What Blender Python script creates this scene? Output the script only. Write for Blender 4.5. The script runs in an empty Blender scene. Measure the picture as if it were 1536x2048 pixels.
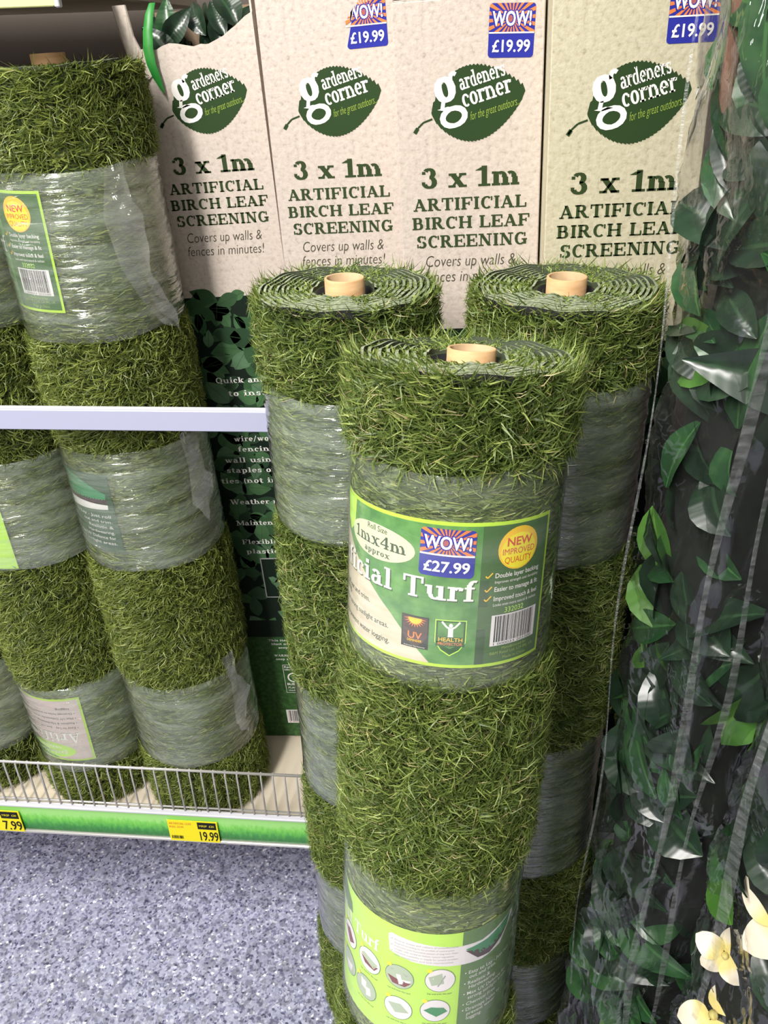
import bpy, math, random
import numpy as np
from mathutils import Vector, Matrix

C = bpy.context.scene.collection
SC = bpy.context.scene
PI = math.pi

# ------------------------------------------------------------------ camera
H = 1.215                                    # eye height above the z = 0 datum (the floor is at z = -0.2)
def make_camera():
    cd = bpy.data.cameras.new('camera'); cd.sensor_fit = 'VERTICAL'; cd.sensor_height = 36.0
    cd.lens = 1656.0 / 2048 * 36; cd.clip_start = 0.02; cd.clip_end = 50
    co = bpy.data.objects.new('camera', cd); C.objects.link(co)
    p, t, r = (math.radians(a) for a in (6.0, 29.7, 1.82))
    fh = Vector((-math.sin(p), math.cos(p), 0))
    fw = fh * math.cos(t) - Vector((0, 0, 1)) * math.sin(t)
    r0 = Vector((math.cos(p), math.sin(p), 0)); u0 = r0.cross(fw)
    R = r0 * math.cos(r) - u0 * math.sin(r); U = u0 * math.cos(r) + r0 * math.sin(r)
    m = Matrix((R, U, -fw)).transposed().to_4x4(); m.translation = (0, 0, H)
    co.matrix_world = m; SC.camera = co
make_camera()

# ------------------------------------------------------------------ light
SC.view_settings.view_transform = 'Standard'; SC.view_settings.look = 'None'
SC.view_settings.exposure = 0.0; SC.view_settings.gamma = 1; SC.view_settings.use_curve_mapping = False
w = bpy.data.worlds.new('world'); SC.world = w; w.use_nodes = True
w.node_tree.nodes['Background'].inputs[0].default_value = (1.0, 0.96, 0.9, 1)
w.node_tree.nodes['Background'].inputs[1].default_value = 0.08
def area(name, loc, rot, sx, sy, power, col=(1, .97, .92)):
    l = bpy.data.lights.new(name, 'AREA'); l.shape = 'RECTANGLE'; l.size = sx; l.size_y = sy
    l.energy = power; l.color = col
    o = bpy.data.objects.new(name, l); C.objects.link(o); o.location = loc; o.rotation_euler = rot
    return o
def aim(o, tgt):
    o.rotation_euler = (Vector(tgt) - o.location).to_track_quat('-Z', 'Y').to_euler()
area('overhead_strip_light', (-.80, -1.0, 2.5), (math.radians(22), 0, 0), .16, 2.4, 134)
aim(area('overhead_strip_light', (-2.2, 0.6, 2.6), (0, 0, 0), .16, 2.0, 46), (-.5, .9, .3))
aim(area('overhead_strip_light', (-.4, -1.5, 2.8), (0, 0, 0), 2.4, .16, 14), (-.1, .9, .9))  # unseen frontal light, added for reflections in the bag film
area('added_soft_panel', (-.4, -.9, 2.9), (0, 0, 0), 3.0, 2.2, 30)  # unseen soft panel, added for grey patches in the film and ambient fill

# ------------------------------------------------------------------ node helpers
def new_mat(name):
    m = bpy.data.materials.new(name); m.use_nodes = True
    nt = m.node_tree; b = nt.nodes['Principled BSDF']
    return m, nt, b
def N(nt, t, **kw):
    n = nt.nodes.new(t)
    for k, v in kw.items():
        if k.startswith('i_'): n.inputs[k[2:].replace('_', ' ')].default_value = v
        else: setattr(n, k, v)
    return n
def ramp(nt, stops, fac=None):
    r = nt.nodes.new('ShaderNodeValToRGB'); e = r.color_ramp.elements
    while len(e) < len(stops): e.new(.5)
    for el, (p, c) in zip(e, stops): el.position = p; el.color = (*c, 1)
    if fac is not None: nt.links.new(fac, r.inputs[0])
    return r
def coords(nt, scale=(1, 1, 1), kind='Object'):
    tc = nt.nodes.new('ShaderNodeTexCoord'); mp = nt.nodes.new('ShaderNodeMapping')
    mp.inputs['Scale'].default_value = scale
    nt.links.new(tc.outputs[kind], mp.inputs[0]); return mp.outputs[0]
def noise(nt, co, scale, detail=3, rough=.5, dist=0):
    n = nt.nodes.new('ShaderNodeTexNoise'); n.inputs['Scale'].default_value = scale
    n.inputs['Detail'].default_value = detail; n.inputs['Roughness'].default_value = rough
    n.inputs['Distortion'].default_value = dist; nt.links.new(co, n.inputs['Vector']); return n
def bump(nt, h, b, dist=.001, st=1.0):
    n = nt.nodes.new('ShaderNodeBump'); n.inputs['Distance'].default_value = dist; n.inputs['Strength'].default_value = st
    nt.links.new(h, n.inputs['Height'])
    if b is not None: nt.links.new(n.outputs[0], b.inputs['Normal'])
    return n
def flat(name, col, rough=.6, spec=.5, metal=0):
    m, nt, b = new_mat(name); b.inputs['Base Color'].default_value = (*col, 1)
    b.inputs['Roughness'].default_value = rough; b.inputs['Specular IOR Level'].default_value = spec
    b.inputs['Metallic'].default_value = metal; return m
def noisy(name, stops, scale, rough=.6, bd=0, sc=(1, 1, 1), detail=4, spec=.4, metal=0, bst=1.0):
    m, nt, b = new_mat(name); n = noise(nt, coords(nt, sc), scale, detail)
    r = ramp(nt, stops, n.outputs[0]); nt.links.new(r.outputs[0], b.inputs['Base Color'])
    b.inputs['Roughness'].default_value = rough; b.inputs['Specular IOR Level'].default_value = spec
    b.inputs['Metallic'].default_value = metal
    if bd: bump(nt, n.outputs[0], b, bd, bst)
    return m

M = {}
def grass_mat(name, stops, transl=.25):
    m, nt, b = new_mat(name)
    uv = nt.nodes.new('ShaderNodeUVMap'); sp = nt.nodes.new('ShaderNodeSeparateXYZ'); nt.links.new(uv.outputs[0], sp.inputs[0])
    r = ramp(nt, stops, sp.outputs[0]); r.color_ramp.interpolation = 'LINEAR'
    nt.links.new(r.outputs[0], b.inputs['Base Color'])
    b.inputs['Roughness'].default_value = .42; b.inputs['Specular IOR Level'].default_value = .45
    tr = nt.nodes.new('ShaderNodeBsdfTranslucent'); nt.links.new(r.outputs[0], tr.inputs[0])
    mx = nt.nodes.new('ShaderNodeMixShader'); mx.inputs[0].default_value = transl
    nt.links.new(b.outputs[0], mx.inputs[1]); nt.links.new(tr.outputs[0], mx.inputs[2])
    nt.links.new(mx.outputs[0], nt.nodes['Material Output'].inputs[0]); return m
M['grass'] = grass_mat('turf_fibre', [(0, (.035, .062, .012)), (.3, (.10, .155, .030)), (.6, (.21, .275, .06)), (.82, (.40, .47, .13)), (.9, (.50, .54, .22)), (.93, (.52, .42, .2)), (1, (.60, .52, .30))])
M['grass_b'] = grass_mat('turf_fibre_warm', [(0, (.04, .065, .012)), (.3, (.12, .165, .030)), (.6, (.24, .29, .06)), (.82, (.37, .43, .10)), (.95, (.47, .52, .17)), (1, (.50, .48, .24))])
M['body'] = noisy('turf_thatch', [(.3, (.015, .025, .008)), (.7, (.05, .075, .02))], 120, .9, .002)
M['pressed'] = noisy('pressed_turf', [(.3, (.08, .11, .045)), (.5, (.18, .23, .10)), (.7, (.32, .37, .19))], 55, .8, .001, sc=(1, 1, 3))
M['backtop'] = noisy('turf_backing_edge', [(.35, (.14, .17, .09)), (.6, (.27, .30, .20)), (.75, (.38, .40, .30))], 260, .9, .001)
M['backside'] = flat('turf_backing_black', (.010, .010, .012), .6)
M['backin'] = flat('turf_backing_inner', (.05, .065, .035), .8)
M['card'] = noisy('core_cardboard', [(.3, (.52, .30, .14)), (.7, (.66, .42, .22))], 40, .8, .0006, sc=(1, 1, 4))
M['cardin'] = noisy('core_cardboard_inside', [(.3, (.40, .27, .15)), (.7, (.52, .37, .22))], 60, .85)

def film_mat(name, milk, milkcol, fres, bdist, sc, scale, rough=.1, base_gloss=.03, contrast=None):
    m, nt, b = new_mat(name); nt.nodes.remove(b)
    tr = nt.nodes.new('ShaderNodeBsdfTransparent'); df = nt.nodes.new('ShaderNodeBsdfDiffuse'); gl = nt.nodes.new('ShaderNodeBsdfGlossy')
    df.inputs[0].default_value = (*milkcol, 1); gl.inputs['Roughness'].default_value = rough
    co = coords(nt, sc); n1 = noise(nt, co, scale, 4, .55, .6)
    n2 = noise(nt, co, scale * .33, 3, .5, .8)
    ad = N(nt, 'ShaderNodeMath', operation='ADD'); nt.links.new(n1.outputs[0], ad.inputs[0])
    mu = N(nt, 'ShaderNodeMath', operation='MULTIPLY'); mu.inputs[1].default_value = 2.0
    nt.links.new(n2.outputs[0], mu.inputs[0]); nt.links.new(mu.outputs[0], ad.inputs[1])
    bp = bump(nt, ad.outputs[0], None, bdist)
    nt.links.new(bp.outputs[0], gl.inputs['Normal'])
    # reflectance of a thin sheet, the same from either side: .045 + .7 (1 - |cos|)^4
    ge = nt.nodes.new('ShaderNodeNewGeometry'); dt = N(nt, 'ShaderNodeVectorMath', operation='DOT_PRODUCT')
    nt.links.new(ge.outputs['Normal'], dt.inputs[0]); nt.links.new(ge.outputs['Incoming'], dt.inputs[1])
    ab = N(nt, 'ShaderNodeMath', operation='ABSOLUTE'); nt.links.new(dt.outputs['Value'], ab.inputs[0])
    om = N(nt, 'ShaderNodeMath', operation='SUBTRACT'); om.inputs[0].default_value = 1; nt.links.new(ab.outputs[0], om.inputs[1])
    pw = N(nt, 'ShaderNodeMath', operation='POWER'); pw.inputs[1].default_value = 4; nt.links.new(om.outputs[0], pw.inputs[0])
    fr = N(nt, 'ShaderNodeMath', operation='MULTIPLY_ADD'); fr.inputs[1].default_value = .6; fr.inputs[2].default_value = .05; nt.links.new(pw.outputs[0], fr.inputs[0])
    mf = N(nt, 'ShaderNodeMath', operation='MULTIPLY_ADD'); mf.inputs[1].default_value = fres; mf.inputs[2].default_value = base_gloss
    nt.links.new(fr.outputs[0], mf.inputs[0])
    mr = nt.nodes.new('ShaderNodeMapRange'); mr.inputs['From Min'].default_value = .38; mr.inputs['From Max'].default_value = .66
    mr.inputs['To Min'].default_value = milk * .45; mr.inputs['To Max'].default_value = milk * 1.7
    nt.links.new(n2.outputs[0], mr.inputs[0])
    m1 = nt.nodes.new('ShaderNodeMixShader'); nt.links.new(mr.outputs[0], m1.inputs[0]); nt.links.new(tr.outputs[0], m1.inputs[1]); nt.links.new(df.outputs[0], m1.inputs[2])
    m2 = nt.nodes.new('ShaderNodeMixShader'); nt.links.new(mf.outputs[0], m2.inputs[0]); nt.links.new(m1.outputs[0], m2.inputs[1]); nt.links.new(gl.outputs[0], m2.inputs[2])
    nt.links.new(m2.outputs[0], nt.nodes['Material Output'].inputs[0]); return m
M['film'] = film_mat('stretch_film', .15, (.60, .68, .58), 2.6, .0028, (1, 1, 6.5), 22, .14, .0)
M['film_clear'] = film_mat('clear_stretch_film', .07, (.70, .74, .70), 1.3, .0012, (1, 1, 4), 12, .10, .0)
M['flap'] = film_mat('loose_film', .07, (.7, .7, .66), .6, .003, (1, 1, 1), 35, .12, .03)
M['bagfilm'] = film_mat('bag_film', .012, (.6, .62, .62), 1.6, .018, (1, 1, .6), 9, .05, .004)
M['seam'] = film_mat('bag_seam', .14, (.42, .44, .44), .6, .002, (1, 1, 6), 80, .2, .03)

# ------------------------------------------------------------------ mesh helpers
def link(name, me, parent=None, **props):
    o = bpy.data.objects.new(name, me); C.objects.link(o)
    if parent is not None: o.parent = parent
    for k, v in props.items(): o[k] = v
    return o
def mesh(name, verts, faces, mats, parent=None, mi=None, smooth=False, **props):
    me = bpy.data.meshes.new(name); me.from_pydata([tuple(v) for v in verts], [], faces)
    for m in (mats if isinstance(mats, (list, tuple)) else [mats]): me.materials.append(m)
    if mi is not None: me.polygons.foreach_set('material_index', mi)
    if smooth: me.polygons.foreach_set('use_smooth', [True] * len(faces))
    me.update(); return link(name, me, parent, **props)
def empty(name, loc=(0, 0, 0), mat3=None, **props):
    o = bpy.data.objects.new(name, None); C.objects.link(o); o.empty_display_size = .05
    if mat3 is not None:
        m = mat3.to_4x4(); m.translation = loc; o.matrix_world = m
    else: o.location = loc
    for k, v in props.items(): o[k] = v
    return o
class MB:
    def __init__(s): s.v = []; s.f = []; s.m = []
    def add(s, vs, fs, m=0):
        b = len(s.v); s.v += [tuple(v) for v in vs]; s.f += [tuple(i + b for i in f) for f in fs]; s.m += [m] * len(fs)
    def box(s, x0, x1, y0, y1, z0, z1, m=0, bev=0):
        if bev > 0:
            b = bev; pts = []
            for z, ins in ((z0, b), (z0 + b, 0), (z1 - b, 0), (z1, b)):
                i = ins
                for (x, y) in ((x0 + i + b, y0 + i), (x1 - i - b, y0 + i), (x1 - i, y0 + i + b), (x1 - i, y1 - i - b), (x1 - i - b, y1 - i), (x0 + i + b, y1 - i), (x0 + i, y1 - i - b), (x0 + i, y0 + i + b)):
                    pts.append((x, y, z))
            fs = [tuple(range(7, -1, -1)), tuple(range(24, 32))]
            for k in range(3):
                for j in range(8): fs.append((k * 8 + j, k * 8 + (j + 1) % 8, k * 8 + 8 + (j + 1) % 8, k * 8 + 8 + j))
            s.add(pts, fs, m); return
        s.add([(x0, y0, z0), (x1, y0, z0), (x1, y1, z0), (x0, y1, z0), (x0, y0, z1), (x1, y0, z1), (x1, y1, z1), (x0, y1, z1)],
              [(3, 2, 1, 0), (4, 5, 6, 7), (0, 1, 5, 4), (1, 2, 6, 5), (2, 3, 7, 6), (3, 0, 4, 7)], m)
    def tube(s, pts, r, n=8, m=0, cap=True):
        pts = [Vector(p) for p in pts]; rings = []
        rr = r if isinstance(r, (list, tuple)) else [r] * len(pts)
        for i, p in enumerate(pts):
            d = (pts[min(i + 1, len(pts) - 1)] - pts[max(i - 1, 0)]).normalized()
            a = d.orthogonal().normalized() if i == 0 else (a0 - d * a0.dot(d)).normalized()
            a0 = a; b = d.cross(a)
            rings.append([p + (a * math.cos(2 * PI * k / n) + b * math.sin(2 * PI * k / n)) * rr[i] for k in range(n)])
        vs = [v for q in rings for v in q]; fs = []
        for i in range(len(pts) - 1):
            for k in range(n): fs.append((i * n + k, i * n + (k + 1) % n, (i + 1) * n + (k + 1) % n, (i + 1) * n + k))
        if cap: fs += [tuple(range(n - 1, -1, -1)), tuple((len(pts) - 1) * n + k for k in range(n))]
        s.add(vs, fs, m)
    def out(s, name, mats, parent=None, smooth=False, **p):
        return mesh(name, s.v, s.f, mats, parent, s.m, smooth, **p)

# ------------------------------------------------------------------ lettering: a slab face drawn as strokes, and plain sans
T, t_ = .19, .085
def _st(x, y0=0, y1=1, lo=True, hi=True, w=T, hw=.19):
    r = [(w, [(x, y0), (x, y1)])]
    if lo: r.append((.09, [(x - hw, y0 + .045), (x + hw, y0 + .045)]))
    if hi: r.append((.09, [(x - hw, y1 - .045), (x + hw, y1 - .045)]))
    return r
def _hi(x, y1, w=T): return [(.09, [(x - .19, y1 - .045), (x, y1 - .045)])]
def _arc(cx, cy, rx, ry, a0, a1, tk=T, th=t_): return [('a', cx, cy, rx, ry, a0, a1, tk, th)]
def _ln(w, *p): return [(w, [(p[i], p[i + 1]) for i in range(0, len(p), 2)])]
X = .68
G = {
 'A': (1.0, _ln(t_, .14, 0, .45, 1) + _ln(T, .44, 1, .80, 0) + _ln(t_, .25, .33, .66, .33) + _ln(.09, 0, .045, .30, .045) + _ln(.09, .60, .045, 1, .045)),
 'B': (.88, _st(.2, hw=.2) + _arc(.46, .745, .2, .21, -90, 90) + _ln(t_, .2, .955, .46, .955) + _ln(t_, .2, .535, .48, .535) + _arc(.48, .29, .25, .245, -90, 90) + _ln(t_, .2, .045, .48, .045)),
 'C': (.92, _arc(.48, .5, .36, .46, 48, 312) + _ln(.09, .82, .98, .82, .66)),
 'D': (.95, _st(.2, hw=.2) + _arc(.42, .5, .36, .455, -90, 90) + _ln(t_, .2, .955, .42, .955) + _ln(t_, .2, .045, .42, .045)),
 'E': (.88, _st(.2, hw=.2) + _ln(.09, .2, .955, .78, .955) + _ln(.09, .2, .51, .58, .51) + _ln(.09, .2, .045, .8, .045) + _ln(.09, .77, 1, .77, .7) + _ln(.09, .8, 0, .8, .32) + _ln(.08, .58, .36, .58, .66)),
 'F': (.84, _st(.2, hw=.2) + _ln(.09, .2, .955, .78, .955) + _ln(.09, .2, .49, .58, .49) + _ln(.09, .77, 1, .77, .68) + _ln(.08, .58, .34, .58, .64)),
 'G': (1.0, _arc(.48, .5, .36, .46, 50, 310) + _ln(.09, .80, .98, .80, .68) + _ln(T, .80, .05, .80, .44) + _ln(.09, .58, .44, .98, .44)),
 'H': (1.05, _st(.22) + _st(.83) + _ln(t_, .22, .5, .83, .5)), 'I': (.46, _st(.23)),
 'L': (.82, _st(.2, hw=.2) + _ln(.09, .2, .045, .76, .045) + _ln(.09, .76, 0, .76, .36)),
 'M': (1.2, _st(.18, w=t_) + _st(1.02) + _ln(T, .2, 1, .6, .1) + _ln(t_, .6, .1, .98, 1)),
 'N': (1.03, _st(.2, w=t_) + _st(.82, lo=False, w=t_) + _ln(T, .22, .98, .82, .02)),
 'P': (.85, _st(.2) + _arc(.46, .73, .24, .225, -90, 90) + _ln(t_, .2, .955, .46, .955) + _ln(t_, .2, .505, .46, .505)),
 'Q': (1.0, _arc(.5, .5, .38, .46, 0, 360) + _ln(T, .48, .22, .88, -.12)),
 'R': (.98, _st(.2, hw=.2) + _arc(.46, .745, .22, .21, -90, 90) + _ln(t_, .2, .955, .46, .955) + _ln(t_, .2, .535, .46, .535) + _ln(T, .46, .52, .74, .05) + _ln(.09, .7, .045, .98, .045)),
 'S': (.8, _arc(.38, .735, .25, .22, 35, 262) + _arc(.42, .27, .27, .225, 82, -148) + _ln(.09, .66, .98, .66, .7) + _ln(.09, .1, .02, .1, .32)),
 'T': (.88, _st(.44, hi=False) + _ln(.09, .05, .955, .83, .955) + _ln(.09, .07, 1, .07, .68) + _ln(.09, .81, 1, .81, .68)),
 'W': (1.35, _ln(T, .18, 1, .46, 0) + _ln(t_, .46, 0, .7, .9) + _ln(T, .66, 1, .94, 0) + _ln(t_, .94, 0, 1.2, 1) + _ln(.09, 0, .955, .38, .955) + _ln(.09, 1.02, .955, 1.35, .955)),
 'U': (1.0, _st(.2, .3, 1, lo=False) + _arc(.5, .3, .3, .26, 180, 360) + _st(.8, .3, 1, lo=False, w=t_)),
 'V': (1.0, _ln(T, .2, 1, .5, 0) + _ln(t_, .5, 0, .8, 1) + _ln(.09, 0, .955, .4, .955) + _ln(.09, .62, .955, 1, .955)),
 '1': (.62, _st(.32, hi=False, hw=.27) + _ln(.11, .05, .78, .3, .93)),
 '3': (.72, _arc(.33, .75, .22, .2, 150, -85) + _arc(.33, .29, .27, .25, 88, -155) + _ln(.12, .09, .70, .09, .84) + _ln(.12, .07, .16, .07, .32)),
 '4': (.8, _ln(T, .55, 0, .55, 1) + _ln(t_, .55, .98, .06, .34) + _ln(.1, .04, .31, .76, .31) + _ln(.09, .34, .045, .76, .045)),
 'a': (.7, _arc(.3, .46, .2, .19, 20, 155) + _ln(T, .48, .5, .48, .08) + _arc(.28, .2, .2, .17, 60, 330) + _ln(.09, .44, .045, .68, .045)),
 'b': (.76, _ln(T, .2, 0, .2, 1) + _hi(.2, 1) + _arc(.4, .33, .24, .3, -110, 110)),
 'c': (.62, _arc(.34, .34, .24, .3, 50, 310) + _ln(.12, .52, .44, .52, .58)),
 'd': (.78, _ln(T, .54, 0, .54, 1) + _hi(.54, 1) + _arc(.34, .33, .24, .3, 70, 290) + _ln(.09, .54, .045, .76, .045)),
 'e': (.66, _arc(.33, .34, .24, .3, 0, 315) + _ln(t_, .14, .35, .56, .35)),
 'f': (.5, _st(.2, 0, .8, hi=False) + _arc(.4, .78, .2, .18, 60, 180) + _ln(.09, .03, .63, .42, .63)),
 'g': (.7, _arc(.3, .43, .2, .2, 0, 360) + _ln(.09, .2, .22, .14, .1, .3, .04) + _arc(.35, -.13, .31, .17, 0, 360, .14) + _arc(.56, .58, .12, .1, 40, 190, .09)),
 'h': (.85, _st(.2, hi=False) + _hi(.2, 1) + _arc(.43, .38, .2, .25, 0, 130) + _st(.63, 0, .4, hi=False)),
 'i': (.44, _st(.22, 0, X, hi=False) + _hi(.22, X) + _ln(T, .22, .8, .22, .98)),
 'k': (.82, _st(.2, hi=False) + _hi(.2, 1) + _ln(t_, .26, .28, .62, .64) + _ln(T, .36, .4, .66, .04) + _ln(.09, .44, .635, .78, .635) + _ln(.09, .5, .045, .82, .045)),
 'l': (.44, _st(.22, hi=False) + _hi(.22, 1)),
 'm': (1.25, _st(.2, 0, X, hi=False) + _hi(.2, X) + _arc(.42, .38, .19, .25, 0, 130) + _st(.61, 0, .4, hi=False) + _arc(.84, .38, .19, .25, 0, 130) + _st(1.03, 0, .4, hi=False)),
 'n': (.85, _st(.2, 0, X, hi=False) + _hi(.2, X) + _arc(.43, .38, .2, .25, 0, 130) + _st(.63, 0, .4, hi=False)),
 'o': (.68, _arc(.34, .34, .24, .3, 0, 360)),
 'p': (.76, _st(.2, -.3, X, hi=False) + _hi(.2, X) + _arc(.4, .33, .24, .3, -110, 110)),
 'r': (.6, _st(.2, 0, X, hi=False) + _hi(.2, X) + _arc(.42, .4, .2, .23, 50, 140) + _ln(.15, .5, .5, .54, .64)),
 's': (.56, _arc(.27, .49, .17, .14, 30, 265, .15) + _arc(.29, .2, .19, .155, 85, -150, .15) + _ln(.07, .46, .66, .46, .46) + _ln(.07, .08, .02, .08, .22)),
 't': (.5, _ln(T, .22, .14, .22, .88) + _arc(.36, .16, .15, .12, 180, 320) + _ln(.09, .02, .63, .44, .63)),
 'u': (.85, _ln(T, .2, .25, .2, X) + _hi(.2, X) + _arc(.42, .25, .22, .2, 180, 320) + _st(.63, 0, X, lo=False, hi=False) + _hi(.63, X) + _ln(.09, .63, .045, .84, .045)),
 'w': (1.05, _ln(T, .17, X, .37, 0) + _ln(t_, .37, 0, .55, .6) + _ln(T, .52, X, .72, 0) + _ln(t_, .72, 0, .9, X) + _ln(.08, .02, .64, .32, .64) + _ln(.08, .76, .64, 1.04, .64)),
 'v': (.75, _ln(T, .17, X, .38, 0) + _ln(t_, .38, 0, .58, X) + _ln(.08, .02, .64, .32, .64) + _ln(.08, .45, .64, .74, .64)),
 'x': (.82, _ln(T, .18, X, .62, 0) + _ln(t_, .62, X, .18, 0) + _ln(.09, .02, .635, .36, .635) + _ln(.09, .48, .635, .8, .635) + _ln(.09, 0, .045, .32, .045) + _ln(.09, .46, .045, .82, .045)),
 'y': (.75, _ln(T, .17, X, .40, 0) + _ln(t_, .6, X, .3, -.26) + _ln(.08, .02, .64, .32, .64) + _ln(.08, .45, .64, .76, .64)),
 '(': (.4, _arc(.42, .4, .26, .6, 120, 240, .12)), ')': (.4, _arc(0, .4, .26, .6, -60, 60, .12)),
 '/': (.5, _ln(.1, .05, -.1, .45, 1)), '.': (.3, _ln(T, .15, 0, .15, .18)), ' ': (.42, []), ':': (.3, _ln(T, .15, 0, .15, .18) + _ln(T, .15, .45, .15, .62)),
}
def slab_polys(s, wide=1.0, track=0.0, bold=1.0):
    """-> (list of 4-point polygons, advance) in units of cap height"""
    out = []; x = 0
    for ch in s:
        adv, st = G.get(ch, G['o'])
        for k in st:
            if k[0] == 'a':
                _, cx, cy, rx, ry, a0, a1, tk, th = k; tk *= bold; th *= bold; n = max(4, int(abs(a1 - a0) / 24)); L = []
                for i in range(n + 1):
                    a = math.radians(a0 + (a1 - a0) * i / n); wd = th + (tk - th) * abs(math.cos(a))
                    c, sn = math.cos(a), math.sin(a)
                    L.append(((cx + (rx + wd / 2 - .04) * c, cy + (ry + wd / 2) * sn), (cx + (rx - wd / 2 - .04) * c, cy + (ry - wd / 2) * sn)))
                for i in range(n): out.append([(x + p[0] * wide, p[1]) for p in (L[i][0], L[i + 1][0], L[i + 1][1], L[i][1])])
            else:
                wd, ps = k; wd *= bold
                for i in range(len(ps) - 1):
                    (ax, ay), (bx, by) = ps[i], ps[i + 1]; dx, dy = bx - ax, by - ay; l = math.hypot(dx, dy)
                    if abs(dx) < 1e-6 or abs(dy) < 1e-6: nx, ny = -dy / l * wd / 2, dx / l * wd / 2
                    else: nx, ny = (wd / 2) * (l / abs(dy)) * (1 if True else 0), 0      # slanted strokes cut level
                    out.append([(x + p * wide, q) for p, q in ((ax + nx, ay + ny), (bx + nx, by + ny), (bx - nx, by - ny), (ax - nx, ay - ny))])
        x += (adv + track) * wide
    return out, x - track * wide
_tc = {}
def sans_polys(s, off=0.0):
    """plain sans lettering from the built-in font, as triangles; cap height 1"""
    key = (s, off)
    if key in _tc: return _tc[key]
    cu = bpy.data.curves.new('t', 'FONT'); cu.body = s; cu.offset = off; cu.resolution_u = 3; cu.fill_mode = 'FRONT'
    o = bpy.data.objects.new('t', cu); C.objects.link(o)
    dg = bpy.context.evaluated_depsgraph_get(); me = o.evaluated_get(dg).to_mesh()
    k = 1 / .73
    vs = [(v.co.x * k, v.co.y * k) for v in me.vertices]
    me.calc_loop_triangles(); ps = [[vs[i] for i in tr.vertices] for tr in me.loop_triangles]
    o.to_mesh_clear(); bpy.data.objects.remove(o); bpy.data.curves.remove(cu)
    wd = max((p[0] for p in vs), default=0); _tc[key] = (ps, wd); return _tc[key]

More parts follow.
